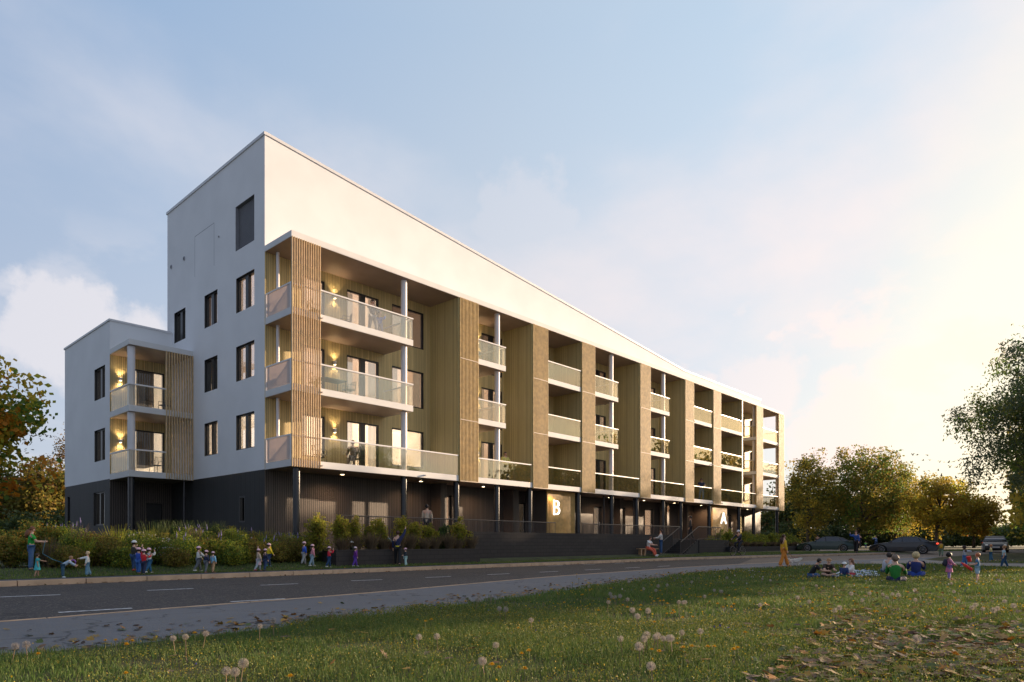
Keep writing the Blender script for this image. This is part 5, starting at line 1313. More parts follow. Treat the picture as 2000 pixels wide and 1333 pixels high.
ptree(1826, 931, 112, 92, 'amber gold tree with leaning trunk behind the child with the yellow backpack', ['gold', 'lime', 'bronze'], [.45, .2, .35], seed=9, nclump=130, nleaf=90, leaf=.32, sig=.5, z0=2.4, trunk_r=.24, lean=(.9, 0), group=G_R, lump=.25)
ptree(1902, 966, 92, 92, 'small amber tree left of the oncoming car', ['gold', 'amber', 'bronze'], [.45, .1, .45], seed=11, nclump=90, nleaf=90, leaf=.32, sig=.45, z0=1.7, trunk_r=.18, group=G_R)
for i, (px, yt, w_, Y_) in enumerate(((1514, 985, 70, 120), (1545, 950, 95, 122), (1625, 945, 120, 124), (1705, 950, 120, 126), (1790, 965, 110, 124), (1860, 990, 100, 122))):
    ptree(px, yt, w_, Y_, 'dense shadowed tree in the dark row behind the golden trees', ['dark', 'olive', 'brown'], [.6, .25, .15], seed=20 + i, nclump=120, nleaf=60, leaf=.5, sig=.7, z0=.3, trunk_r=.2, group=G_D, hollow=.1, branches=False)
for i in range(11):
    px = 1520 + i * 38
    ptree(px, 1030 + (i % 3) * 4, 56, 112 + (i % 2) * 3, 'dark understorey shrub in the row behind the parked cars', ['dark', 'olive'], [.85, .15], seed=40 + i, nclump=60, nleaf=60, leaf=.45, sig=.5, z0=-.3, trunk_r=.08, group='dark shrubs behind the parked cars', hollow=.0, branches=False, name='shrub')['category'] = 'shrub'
for i, (px, yt, w_, l_) in enumerate(((1938, 1030, 50, 'grey green round tree just right of the small amber tree'), (1975, 1024, 56, 'pale sunlit round tree near the right edge of the far field'), (2022, 1018, 70, 'pale tree cut by the right edge below the hanging branches'))):
    ptree(px, yt, w_, 128, l_, ['grey', 'green', 'olive'], [.4, .3, .3], seed=60 + i, nclump=80, nleaf=70, leaf=.45, sig=.6, z0=.2, trunk_r=.15, hollow=.1, branches=False)
# large tree leaning into the picture at the right
tree(23.8, 27, 9.6, 4.9, 'large fine leaved grey green tree reaching into the frame at the right edge', ['grey', 'green', 'olive'], [.6, .25, .15], z0=3.4, nclump=560, nleaf=170, leaf=.16, asp=.34, sig=.30, seed=71, trunk_r=.26, lump=.3, hollow=.3, droop=.5)
# trees just outside the frame that shade road and lawn (their shade lies across the photo)
for i, (x, y, h, r) in enumerate(((38, 44, 11.0, 4.2), (43.5, 50.5, 13, 4.6), (48.5, 57, 14.2, 4.8), (53.5, 64, 14.8, 5), (58.5, 71, 14.4, 5), (64, 78, 13.8, 5), (69, 85, 15, 5.2), (74, 92, 14.8, 5.2), (80, 99, 14.6, 5.2), (47, 46, 12.8, 4.8), (57, 58, 15.4, 5), (67, 71, 15.4, 5.2), (76, 83, 15, 5.2))):
    tree(x, y, h, r, 'broad leaved tree standing outside the right edge whose shade crosses the road', ['gold', 'olive', 'green'], [.45, .35, .2], z0=.3, nclump=150, nleaf=60, leaf=.5, sig=.55, seed=80 + i, trunk_r=.2, group='trees shading the road from the right', hollow=.1, branches=False, lump=.25)
# left side
tree(-20.9, 25.6, 8.6, 2.3, 'near maple with large green and orange leaves at the left edge', ['gold', 'amber', 'lime', 'green'], [.40, .14, .32, .14], z0=1.7, nclump=170, nleaf=80, leaf=.21, asp=.85, sig=.30, seed=101, trunk_r=.16, lump=.4, hollow=.25, cone=.35)
ptree(92, 893, 118, 52, 'brown gold tree between the maple and the dark corner of the building', ['bronze', 'brown', 'olive'], [.4, .3, .3], seed=103, nclump=170, nleaf=100, leaf=.24, sig=.42, z0=.5, trunk_r=.16, hollow=.1, lump=.15)
ptree(22, 915, 120, 56, 'dark green tree behind the near maple', ['dark', 'olive', 'green'], [.5, .3, .2], seed=105, nclump=150, nleaf=80, leaf=.28, sig=.45, z0=.3, trunk_r=.16, hollow=.05)
ptree(148, 826, 74, 60, 'tall sparse tree whose twigs show beside the low wing', ['brown', 'bronze'], [.6, .4], seed=107, nclump=70, nleaf=60, leaf=.2, sig=.35, z0=2.5, trunk_r=.14)
ptree(-60, 870, 150, 50, 'olive tree cut by the left edge behind the maple', ['olive', 'brown', 'dark'], [.4, .3, .3], seed=109, nclump=120, nleaf=80, leaf=.28, sig=.45, z0=.5, trunk_r=.16, hollow=.1)
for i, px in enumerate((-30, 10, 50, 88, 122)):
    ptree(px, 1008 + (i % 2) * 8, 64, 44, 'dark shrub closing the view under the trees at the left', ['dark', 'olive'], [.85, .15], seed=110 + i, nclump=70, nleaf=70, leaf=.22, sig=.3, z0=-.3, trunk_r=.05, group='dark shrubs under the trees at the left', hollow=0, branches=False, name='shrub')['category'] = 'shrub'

# ---- shrubs and perennials
def shrub(pos, h, r, mats, probs, label, seed, leaf=.06, asp=.6, nclump=60, nleaf=60, sig=.08, group=None, name='shrub', cat='shrub', spikes=None, flowers=None, cone=.3, hollow=.15, lump=.25):
    rg = np.random.default_rng(seed); rr = random.Random(seed)
    root = empty(name, pos); tag(root, label, cat, group)
    k, P = crown_points((0, 0, h * .52), (r, r, h * .48), nclump, nleaf, sig, rg, hollow, lump, cone)
    P = P[P[:, 2] > .02]; V, Fc = leaves(P, leaf, asp, rg, -.6)
    mi = rg.choice(len(mats), size=len(P), p=probs); npmesh('foliage', V, Fc, [LM[m] for m in mats], mi, root)
    m = MB()
    for j in range(7):
        e = Vector(k[j]); m.tube([(rr.uniform(-.05, .05), rr.uniform(-.05, .05), -.03), e * .5, e], [.014, .01, .004], 4, cap=False)
    m.build('stem', M_stem, root)
    if spikes:
        n, hh, mt = spikes; m = MB()
        for j in range(n):
            a = rr.uniform(0, 6.28); d = rr.uniform(0, r * .9); b = Vector((d * math.cos(a), d * math.sin(a), h * rr.uniform(.75, 1.0))); t = b + Vector((rr.uniform(-.05, .05), rr.uniform(-.05, .05), hh * rr.uniform(.7, 1.2)))
            m.tube([b, b.lerp(t, .3)], .006, 3, cap=False); m.tube([b.lerp(t, .3), b.lerp(t, .5), t], [.014, .02, .004], 6)
        o = m.build('flower_spike', mt, root); 
    if flowers:
        n, s, mt = flowers; Q = k[rg.integers(0, len(k), n)] + rg.normal(size=(n, 3)) * sig; Q = Q[Q[:, 2] > h * .35]
        V, Fc = leaves(Q, s, .9, rg); npmesh('blossom', V, Fc, [mt], None, root)
    return root
def tuft(pos, h, r, m_, label, seed, n=170, group=None, name='perennial_clump', cat='plant', wd=.009):
    rg = np.random.default_rng(seed); root = empty(name, pos); tag(root, label, cat, group)
    a = rg.uniform(0, 6.28, n); o = rg.uniform(0, .12, n); L = h * rg.uniform(.6, 1.1, n); out = r * rg.uniform(.1, 1, n)
    b = np.stack([o * np.cos(a), o * np.sin(a), 0 * a], 1); t = b + np.stack([out * np.cos(a), out * np.sin(a), L], 1); md_ = (b + t) / 2 + np.stack([-.12 * out * np.cos(a), -.12 * out * np.sin(a), .08 * L], 1)
    s = np.stack([-np.sin(a + rg.normal(size=n)), np.cos(a), 0 * a], 1) * wd
    V = np.stack([b - s, b + s, md_ - s, md_ + s, t - s * .3, t + s * .3], 1).reshape(-1, 3); i = np.arange(n)[:, None] * 6
    Fc = np.concatenate([i + [0, 1, 3, 2], i + [2, 3, 5, 4]], 0); npmesh('blades', V, Fc, [m_], None, root)
    return root
M_tan = mat('dry_grass', (.16, .115, .065), .9, .25, 3, trans=.3); M_lav = mat('lavender_bloom', (.22, .18, .33), .8, .2, 8); M_wht = mat('white_bloom', (.5, .46, .44), .8, .1, 8, trans=.3)
M_org = mat('orange_bloom', (.42, .20, .02), .8, .2, 8, trans=.3); M_yel = mat('yellow_bloom', (.55, .36, .02), .8, .15, 8, trans=.3); M_red = mat('red_grass', (.16, .035, .02), .9, .2, 5)
# golden evergreens on the planter
GE = 'golden evergreens behind the low planter wall'
names = ['tall twin topped golden evergreen at the left end of the planter', 'broad golden evergreen second from the left on the planter', 'slim golden evergreen between two broad ones', 'low golden evergreen in front of the dark battens',
         'rounded golden evergreen left of the second dark column', 'tall golden evergreen behind the waving teacher', 'golden evergreen right of the waving teacher', 'low golden evergreen below the woman in the beige coat', 'dark green shrub below the ground floor door', 'tall golden evergreen at the right end of the planter']
for i, (px, yt, wp) in enumerate(((621, 997, 46), (668, 1001, 40), (693, 1012, 22), (722, 1021, 26), (742, 1012, 26), (785, 1003, 30), (808, 1016, 24), (838, 1024, 28), (864, 1026, 26), (898, 1011, 40))):
    v = -1.9 if i != 9 else -2.0; u = min(ua(px, v), 7.85); x, y = xy(u, v); h = (HZ - yt) / F * y + EYE - .7; r = wp / F * y * .5
    dk = i == 8
    for (dx, s_) in (((0, 1),)):
        shrub(Vector((x, y, .7)), h, r * .92, ['dark', 'green'] if dk else ['lime', 'olive', 'bronze'], [.7, .3] if dk else [.45, .35, .2], names[i], 200 + i, leaf=.07, nclump=90, nleaf=70, sig=.07, group=GE, name='evergreen_shrub', cone=.25, lump=.6)
for i in range(11):
    u = .8 + i * .72; x, y = xy(u, -2.5 + .15 * (i % 2)); tuft(Vector((x, y, .68)), .62 + .1 * (i % 3), .42, M_tan, 'brownish dry ornamental grass in front of the golden evergreens', 230 + i, n=240, group='dry grasses along the planter wall', wd=.012)
for i in range(13):
    u = 34.4 + i * 1.42; x, y = xy(u, -1.9 + .2 * (i % 2)); shrub(Vector((x, y, .68)), .95 + .22 * ((i * 7) % 3), .68, ['lime', 'olive', 'green'], [.35, .35, .3], 'golden green evergreen in the hedge right of the steps', 250 + i, leaf=.11, nclump=60, nleaf=60, sig=.1, group='evergreen hedge right of the steps', name='evergreen_shrub', cone=.2, lump=.5)
for i in range(13):
    u = 35 + i * 1.4; x, y = xy(u, -2.6); tuft(Vector((x, y, .68)), .5, .5, M_tan, 'dry brown ornamental grass along the right planter edge', 270 + i, n=140, group='dry grasses along the right planter', wd=.02)
# perennial bed at the left
def bed(px, v, h, r, kind, seed, label=None, group=None):
    v = v + (1.9 if px < 130 else 1.0 if px < 320 else .75); h *= 1.12; u = ua(px, v); x, y = xy(u, v); p = Vector((x, y, ground(x, y)))
    if kind == 'orange': return shrub(p, h, r, ['bronze', 'olive', 'green'], [.3, .4, .3], label or 'orange yellow flowering bush in the perennial bed', seed, leaf=.055, nclump=120, nleaf=80, sig=.08, flowers=(900, .05, M_org), group=group, name='flowering_bush', cone=.1)
    if kind == 'green': return shrub(p, h, r, ['green', 'lime', 'olive'], [.4, .25, .35], label or 'bushy green perennial in the bed below the dark end wall', seed, leaf=.06, nclump=90, nleaf=70, sig=.09, group=group or 'green perennials below the dark end wall', name='perennial', cat='plant', cone=.1)
    if kind == 'olive': return shrub(p, h, r, ['olive', 'bronze', 'brown'], [.5, .3, .2], label or 'bushy olive brown perennial in the bed below the dark end wall', seed, leaf=.055, nclump=90, nleaf=70, sig=.09, group=group or 'olive perennials below the dark end wall', name='perennial', cat='plant', cone=.1)
    if kind == 'lav': return shrub(p, h, r, ['green', 'lime'], [.6, .4], label or 'green perennial with upright lavender flower spikes', seed, leaf=.055, nclump=80, nleaf=70, sig=.09, spikes=(5, .26, M_lav), group=group or 'lavender spiked perennials', name='flowering_perennial', cat='plant', cone=.1)
    if kind == 'white': return shrub(p, h, r, ['green', 'olive'], [.5, .5], label or 'low bush with small white blossoms', seed, leaf=.055, nclump=80, nleaf=70, sig=.09, flowers=(260, .08, M_wht), group=group or 'white blossoming bushes in the bed', name='flowering_bush', cone=.1)
bed(74, -1.5, 1.35, .95, 'orange', 300, 'large orange yellow bush behind the woman in the green t-shirt'); bed(30, -1.7, .95, .7, 'orange', 301, 'low orange bush at the far left below the maple')
bed(106, -1.8, .9, .55, 'orange', 302, 'small orange bush beside the girl in turquoise'); bed(389, -2.2, .75, .32, 'orange', 303, 'small bright orange bush behind the child in the white jacket')
bed(488, -.6, 1.15, .5, 'olive', 304, 'reddish brown bush below the narrow dark window')
tuft(P3(ua(488, -.3), -.3, .35), 1.0, .5, M_red, 'russet red ornamental grass below the narrow dark window', 305, n=260, wd=.012)
sd = 310
for (px, v, h, r, kd) in ((100, -1.0, 1.15, .6, 'lav'), (120, -1.4, 1.1, .6, 'lav'), (140, -1.0, 1.25, .55, 'lav'), (150, -2.0, .95, .6, 'green'), (165, -1.2, .95, .55, 'olive'), (185, -1.9, .95, .6, 'olive'), (205, -1.0, .9, .6, 'green'), (215, -2.2, .85, .55, 'olive'),
                          (232, -1.2, 1.0, .55, 'olive'), (252, -1.0, 1.0, .6, 'white'), (262, -2.2, .9, .55, 'green'), (282, -1.0, 1.1, .6, 'white'), (300, -2.0, .9, .6, 'green'), (318, -1.0, 1.0, .55, 'olive'), (330, -2.2, .8, .55, 'white'), (350, -1.3, 1.0, .6, 'green'),
                          (362, -2.3, .85, .5, 'lav'), (368, -.6, 1.15, .55, 'lav'), (388, -.9, 1.1, .6, 'green'), (392, -.4, 1.2, .55, 'lav'), (412, -2.0, .85, .6, 'olive'), (425, -.8, 1.05, .6, 'olive'), (432, -2.2, .85, .55, 'lav'), (447, -1.2, 1.1, .6, 'green'),
                          (452, -.3, 1.2, .5, 'lav'), (468, -2.1, .9, .6, 'green'), (472, -.6, 1.1, .5, 'lav'), (480, -1.6, .95, .6, 'white'), (497, -2.2, .85, .55, 'olive'), (508, -1.0, .95, .55, 'green'), (520, -2.0, .85, .5, 'lav'), (530, -1.2, .95, .55, 'olive'), (540, -2.2, .8, .55, 'olive'),
                          (545, -.7, .95, .5, 'lav'), (556, -1.5, .9, .55, 'green'), (566, -.8, .95, .5, 'lav'), (575, -2.1, .85, .6, 'olive'), (584, -1.0, .9, .5, 'lav'), (594, -1.9, .85, .5, 'green'), (60, -.8, 1.0, .6, 'green'), (20, -1.0, 1.0, .7, 'green'), (-15, -1.8, 1.0, .7, 'olive'), (135, -2.6, .6, .45, 'olive'), (240, -2.7, .55, .4, 'green'), (345, -2.7, .5, .4, 'olive'), (455, -2.7, .55, .4, 'green'), (420, .5, 1.3, .5, 'green'), (455, .7, 1.3, .5, 'olive')):
    sd += 1; bed(px, v, h, r, kd, sd)
for i in range(26):
    px = 95 + i * 19; v = -1.15 + .5 * ((i * 7) % 4); p_ = P3(ua(px, v), v, 0); p_.z = ground(p_.x, p_.y)
    tuft(p_, .95 + .12 * ((i * 5) % 4), .5, [M_tan, LM['lime'], LM['olive']][i % 3], 'loose wild grass tuft standing among the perennials of the bed', 420 + i, n=110, group='wild grass tufts in the perennial bed', wd=.010)
for i, px in enumerate((345, 372, 300, 415)): tuft(P3(ua(px, .6), .6, .35), 1.5, .6, LM['dark'], 'tall dark green grass tuft against the dark end wall', 380 + i, n=260, group='tall grass tufts at the dark end wall', wd=.012)

# ------------------------------------------------------------------ grass and flowers of the lawn
vlx = np.array([p[0] for p in LAWN]); vly = np.array([p[1] for p in LAWN])
kx = np.array([p[0] for p in KERB]); ky = np.array([p[1] for p in KERB])
def nuv(X, Y):
    dx = X - X0; dy = Y - Y0
    return dx * A[0] + dy * A[1], dx * B[0] + dy * B[1]
def nbase(Y):
    t = np.clip((Y - 40) / 22, 0, 1); return .28 * t * t * (3 - 2 * t)
def sample(n, y0, y1, rg, m=.79, mg=1.0):
    Y = (y0 ** 2 + rg.random(n) * (y1 ** 2 - y0 ** 2)) ** .5; X = (rg.random(n) * 2 - 1) * (m * Y + mg)
    u, v = nuv(X, Y); ok = v < np.interp(u, vlx, vly) - .02 + .10 * np.sin(u * 3.1) + .06 * np.sin(u * 9.7)
    # keep the pale path free
    px = 1000 + F * X / Y; py = HZ + F * (EYE - .04 - nbase(Y)) / Y
    path = (px > 1690) & (py < np.interp(px, [1690, 1820, 1900, 2000, 2300], [1103, 1102, 1105.5, 1109.5, 1117])) & (py > np.interp(px, [1690, 1806, 1832, 1916, 2000, 2300], [1096, 1093, 1095.3, 1099.5, 1100.7, 1104.5]))
    ok &= ~path
    return X[ok], Y[ok]
def patchy(X, Y, s, ph=0.0):
    return (np.sin(X * s + ph) * np.cos(Y * s * 1.7 + 2 * ph) + np.sin((X + Y) * s * .6 + 3 + ph) + .6 * np.sin(X * s * 2.3 - Y * s * 3.1 + ph * 5)) / 2.6
def blades(X, Y, Z0, H, W_, rg, bend=.45):
    n = len(X); a = rg.uniform(0, 6.28, n); s = np.stack([np.cos(a), np.sin(a), 0 * a], 1) * W_[:, None] * .5
    f = rg.uniform(0, 6.28, n); d = np.stack([np.cos(f), np.sin(f), 0 * f], 1) * (H * bend * rg.uniform(.2, 1.2, n))[:, None]
    b = np.stack([X, Y, Z0], 1); up = np.stack([0 * X, 0 * X, H], 1)
    m_ = b + up * .55 + d * .25; t = b + up + d
    V = np.stack([b - s, b + s, m_ - s * .8, m_ + s * .8, t - s * .15, t + s * .15], 1).reshape(-1, 3)
    i = np.arange(n)[:, None] * 6
    return V, np.concatenate([i + [0, 1, 3, 2], i + [2, 3, 5, 4]], 1).reshape(-1, 4)
GM = [mat('grass_a', (0.068, 0.134, 0.032), .65, 0, 1.2, trans=.3, col2=(0.112, 0.187, 0.039), spec=.3), mat('grass_b', (0.120, 0.173, 0.038), .65, 0, 1.2, trans=.3, col2=(0.168, 0.217, 0.051), spec=.3), mat('grass_c', (0.152, 0.168, 0.067), .7, 0, 1.2, trans=.3, col2=(0.191, 0.198, 0.077), spec=.3)]
rg = np.random.default_rng(5)
for (nm, n, y0, y1, hh, ww) in (('grass', 150000, 4.3, 9.5, .085, .0055), ('grass', 170000, 9.5, 18, .085, .011), ('grass', 150000, 18, 36, .085, .022), ('grass', 70000, 36, 75, .09, .05)):
    X, Y = sample(n, y0, y1, rg); p = patchy(X, Y, 1.1) ; q = patchy(X, Y, 3.7, 1.3)
    keep = rg.random(len(X)) < np.clip(.75 + 1.1 * q + .35 * p, .03, 1); X, Y, p, q = X[keep], Y[keep], p[keep], q[keep]
    H = hh * rg.uniform(.4, 1.25, len(X)) * (1 + .35 * p); V, Fc = blades(X, Y, nbase(Y) + .035, H, ww * rg.uniform(.6, 1.3, len(X)), rg)
    mi = np.where(rg.random(len(X)) < .45 + .35 * p, 1, 0); mi = np.where(rg.random(len(X)) < .07, 2, mi)
    tag(npmesh(nm, V, Fc, GM, np.repeat(mi, 2)), kind='stuff')
# verge grass on the building side
n = 60000; u = rg.uniform(-16, 60, n); ve = np.interp(u, kx, ky) + 1.33 + rg.random(n) ** 1.5 * 2.2; X = X0 + u * A[0] + ve * B[0]; Y = Y0 + u * A[1] + ve * B[1]
ok = ve < np.where(u > 0.4, -2.75 - .0 * u, -1.6); ok &= ~((u > 26.9) & (u < 30) & (ve > -3.4)); X, Y = X[ok], Y[ok]
Z_ = np.array([ground(a, b) for a, b in zip(X, Y)]); V, Fc = blades(X, Y, Z_, .07 * rg.uniform(.4, 1.3, len(X)), .016 * rg.uniform(.6, 1.3, len(X)), rg)
tag(npmesh('grass', V, Fc, GM, np.repeat(rg.choice(3, len(X), p=[.4, .45, .15]), 2)), kind='stuff')
# low small leaved ground cover with tiny yellow flowers
def specks(name, n, y0, y1, zlo, zhi, size, mats, probs, s, ph, thr, rg, asp=.8, grow=.0):
    X, Y = sample(n, y0, y1, rg); p = patchy(X, Y, s, ph); k = p > thr + rg.normal(size=len(X)) * .15; X, Y, p = X[k], Y[k], p[k]
    P = np.stack([X, Y, nbase(Y) + .04 + rg.uniform(zlo, zhi, len(X)) * (.7 + .5 * np.clip(p, 0, 1))], 1)
    V, Fc = leaves(P, 1.0, asp, rg, 0); c = np.repeat(P, 4, 0); V = c + (V - c) * (size * (1 + grow * np.clip(Y[:, None].repeat(4, 0).reshape(-1, 1) - 6, 0, 40)))
    tag(npmesh(name, V, Fc, mats, rg.choice(len(mats), len(X), p=probs)), kind='stuff')
GC = [mat('cover_green', (.11, .14, .03), .7, .2, 2, trans=.3), mat('cover_lime', (.17, .18, .03), .7, .2, 2, trans=.3), mat('cover_bloom', (.40, .30, .03), .7, .15, 2, trans=.3)]
specks('ground_cover', 210000, 4.3, 11, .01, .11, .014, GC, [.5, .38, .12], .9, .4, -.25, rg, grow=.08)
specks('ground_cover', 120000, 11, 30, .01, .09, .020, GC, [.5, .42, .08], .9, .4, -.2, rg, grow=.06)
specks('wild_flowers', 5000, 4.3, 30, .05, .11, .022, [mat('violet_bloom', (.10, .06, .30), .8, .2)], [1], 1.5, 2.2, .48, rg, grow=.05)
specks('wild_flowers', 5200, 4.3, 14, .07, .13, .020, [M_yel], [1], .8, 4.1, .42, rg, grow=.05)
specks('wild_flowers', 9000, 14, 45, .05, .12, .04, [M_yel, M_wht], [.7, .3], .8, 4.1, .1, rg, grow=.02)

# dandelions, each its own thing
def dand_clock():
    root = empty('dandelion_clock'); rr = random.Random(3)
    m = MB(); m.tube([(0, 0, 0), (.006, 0, .5), (0, 0, .97)], [.035, .03, .025], 5); m.build('stem', mat('dandelion_stem', (.22, .15, .08), .7), root)
    m = MB(); m.ball((0, 0, 0), .018, 6, 4)
    for k in range(380):
        z = rr.uniform(-1, 1); a = rr.uniform(0, 6.28); w_ = math.sqrt(1 - z * z); d = Vector((w_ * math.cos(a), w_ * math.sin(a), z)); t = d.cross(Vector((.3, .5, .8))).normalized()
        r = rr.uniform(.85, 1.0); p = d * r; s = t * .009
        m.q(d * .1 - s, d * .1 + s, p + s, p - s)
        b = d.cross(t)
        for j in range(3):
            g = (t * math.cos(j * 2.1) + b * math.sin(j * 2.1)) * .19; h_ = g.cross(d).normalized() * .012
            m.q(p - h_, p + h_, p + g + d * .03, p + g + d * .028)
    o = m.build('seed_head', mat('dandelion_fluff', (.44, .39, .35), .9, .05, trans=.4), root)
    return root
def dand_flower():
    root = empty('dandelion_flower'); rr = random.Random(4)
    m = MB(); m.tube([(0, 0, 0), (.006, 0, .5), (0, 0, .97)], [.03, .028, .025], 5); m.build('stem', mat('dandelion_stem_green', (.10, .12, .04), .7), root)
    m = MB()
    for k in range(70):
        a = rr.uniform(0, 6.28); e_ = rr.uniform(.1, 1.4); d = Vector((math.cos(a) * math.cos(e_), math.sin(a) * math.cos(e_), math.sin(e_) * .75)); t = Vector((-math.sin(a), math.cos(a), 0)) * .10
        m.q(d * .1, d * .7 + t, d * rr.uniform(.85, 1.05), d * .7 - t)
    m.build('petals', mat('dandelion_yellow', (.62, .36, .01), .7, .12, 3, trans=.3), root)
    return root
DC, DF = dand_clock(), dand_flower(); ndc = [0, 0]
def put(proto, idx, px, py, r, stem, label, grp, cat):
    Y = (EYE - .04 - stem) * F / (py - HZ); x = (px - 1000) / F * Y
    b = base(Y) + .035
    o = proto if ndc[idx] == 0 else copy_tree(proto); ndc[idx] += 1
    o.location = (x, Y, b); o.rotation_euler = (0, 0, random.uniform(0, 6.28)); tag(o, label, cat, grp)
    for ch in o.children:
        lx, ly = random.uniform(-.05, .05), random.uniform(-.05, .05)
        if ch.name.startswith('stem'): ch.scale = (.13, .13, stem); ch.rotation_euler = (lx * 3, ly * 3, 0); st = ch
        else: ch.scale = (r, r, r); hd_ = ch
    e = st.rotation_euler.to_matrix() @ Vector((0, 0, stem * .97)); hd_.location = e
clocks = [(23, 1260), (54, 1257), (343, 1244), (364, 1242), (394, 1235), (440, 1307), (467, 1293), (462, 1310), (506, 1221), (535, 1210), (647, 1190), (677, 1194), (875, 1170), (929, 1169), (935, 1165), (959, 1163.5), (979, 1187), (987, 1188), (1038, 1209), (817, 1243), (855, 1241.5), (975, 1258), (948, 1289), (1193, 1159), (1202, 1165), (1209, 1163), (1185, 1174), (1225, 1170), (1238, 1190), (1248, 1202), (1264, 1191), (1217, 1244), (1256, 1246), (1263, 1239), (1274, 1242), (1284, 1240), (1302, 1245), (1314, 1244), (1332, 1234), (1251, 1260), (1279, 1299), (1326, 1175), (1334, 1175), (1286, 1144), (1303, 1142), (1367, 1231), (1302, 1245), (1790, 1245), (1633, 1190), (1640, 1186), (1660, 1158), (1700, 1158), (1724, 1160), (1745, 1159), (1758, 1161), (1895, 1185), (1905, 1180), (1915, 1188), (1938, 1190), (1945, 1187), (1560, 1166), (1490, 1130), (1506, 1133), (1980, 1182), (1960, 1122), (1350, 1136), (1420, 1128)]
for (px, py) in clocks: put(DC, 0, px, py, .036 + random.uniform(-.007, .007), random.uniform(.17, .24), 'pale fluffy dandelion seed head on a bare stem in the lawn', 'dandelion seed heads in the lawn', 'dandelion')
for k in range(24):
    px = random.uniform(1150, 2000); py = random.uniform(1122, 1180); put(DC, 0, px, py, .034, random.uniform(.12, .2), 'pale fluffy dandelion seed head on a bare stem in the lawn', 'dandelion seed heads in the lawn', 'dandelion')
fl_ = [(75, 1277), (205, 1250), (227, 1250), (243, 1258), (260, 1252), (380, 1236), (250, 1314), (563, 1320), (816, 1210), (829, 1213), (839, 1210), (908, 1175), (1009, 1226), (1019, 1276), (1035, 1271), (1023, 1306), (963, 1298), (970, 1303), (1273, 1168), (1284, 1169), (1294, 1173), (1302, 1198), (1312, 1198), (1317, 1196), (1333, 1206), (1276, 1215), (1320, 1256), (1332, 1265), (1270, 1268), (1291, 1272), (1353, 1262), (1384, 1263), (1395, 1262), (1442, 1265), (1438, 1268), (1355, 1205), (1432, 1180), (1486, 1190), (1452, 1234), (1840, 1188), (1848, 1186), (1858, 1190), (1866, 1196), (1880, 1190), (1920, 1186), (1928, 1199), (1955, 1190), (1962, 1188), (1978, 1193), (1832, 1190), (1850, 1195)]
for (px, py) in fl_: put(DF, 1, px, py, .030 + random.uniform(-.004, .006), random.uniform(.10, .17), 'bright yellow dandelion flower standing above the grass', 'yellow dandelions in the lawn', 'dandelion')
for k in range(70):
    px = random.uniform(1100, 2000); py = random.uniform(1118, 1200); put(DF, 1, px, py, .036, random.uniform(.08, .14), 'bright yellow dandelion flower standing above the grass', 'yellow dandelions in the lawn', 'dandelion')

# fallen leaves
def leaf_poly(kind, rr):
    if kind == 0:
        rad = [(0, 1.0), (14, .55), (28, .62), (44, .95), (58, .52), (74, .60), (92, .80), (112, .42), (140, .36), (172, .30)]
    else:
        rad = [(0, 1.0), (18, .72), (38, .55), (62, .42), (90, .36), (125, .34), (160, .55)]
    pts = [(math.radians(a), r * rr.uniform(.9, 1.1)) for a, r in rad] + [(-math.radians(a), r * rr.uniform(.9, 1.1)) for a, r in reversed(rad) if a != 0]
    return [(r * math.cos(a), r * math.sin(a)) for a, r in pts]
LC = [(.30, .16, .06), (.30, .19, .10), (.22, .11, .05), (.50, .21, .03), (.36, .24, .09), (.10, .055, .035), (.10, .14, .03), (.40, .24, .04), (.24, .12, .05)]
LP = []
rr = random.Random(9)
for i in range(18):
    P_ = leaf_poly(i % 3 == 2, rr); m = MB(); cu = rr.uniform(-.1, .25); fo = rr.uniform(.0, .2); n = len(P_)
    f = lambda x, y: (x, y, cu * (x * x) * .5 + fo * abs(y) * .6 + rr.uniform(-.03, .03))
    m.v = [f(0, 0)] + [f(*p) for p in P_]; m.f = [(0, 1 + k, 1 + (k + 1) % n) for k in range(n)]; m.m = [0] * n
    me = bpy.data.meshes.new('fallen_leaf'); me.from_pydata(m.v, [], m.f)
    me.materials.append(mat('fallen_leaf_%d' % (i % 9), tuple(c * .72 for c in LC[i % 9]), .7, .25, 9, trans=.15)); me.update(); LP.append((me, m.v, m.f))
def leafpx(n, rg_):
    out = []
    cl = [(rg_.uniform(1450, 2050), rg_.uniform(1215, 1345), rg_.uniform(40, 130)) for _ in range(34)] + [(rg_.uniform(1500, 1700), rg_.uniform(1165, 1215), 50) for _ in range(5)]
    while len(out) < n:
        c = rg_.choice(cl); px = rg_.gauss(c[0], c[2]); py = rg_.gauss(c[1], c[2] * .28)
        if py > 1150 and px < 2060 and py < 1350 and (px > 1650 - (py - 1200) * 1.3 or rg_.random() < .15): out.append((px, py))
    return out
r3 = random.Random(21); LL = []
for (px, py) in leafpx(1150, r3): LL.append((px, py, r3.uniform(.05, .10)))
for k in range(230):
    px = r3.uniform(0, 1500) if k % 2 else r3.triangular(0, 1100, 500); e = interp(px, [(0, 1280), (200, 1264), (420, 1243), (560, 1224), (760, 1198), (900, 1181), (1060, 1160), (1200, 1141), (1350, 1121), (1500, 1110)])
    LL.append((px, e - abs(r3.gauss(0, .11)) * (e - HZ) + 2, r3.uniform(.05, .09)))
for k in range(45): LL.append((r3.uniform(300, 1400), r3.uniform(1235, 1330), r3.uniform(.045, .085)))
def leaf_at(px, py, s):
    p = at(px, py); u, v = uv(p.x, p.y); g = p.z + (.05 + r3.uniform(0, .03) if v < vl(u) else .012); return (p.x, p.y, g)
LL.sort(key=lambda t: -t[2] * (t[1] - HZ))
big, small = LL[:290], LL[290:]
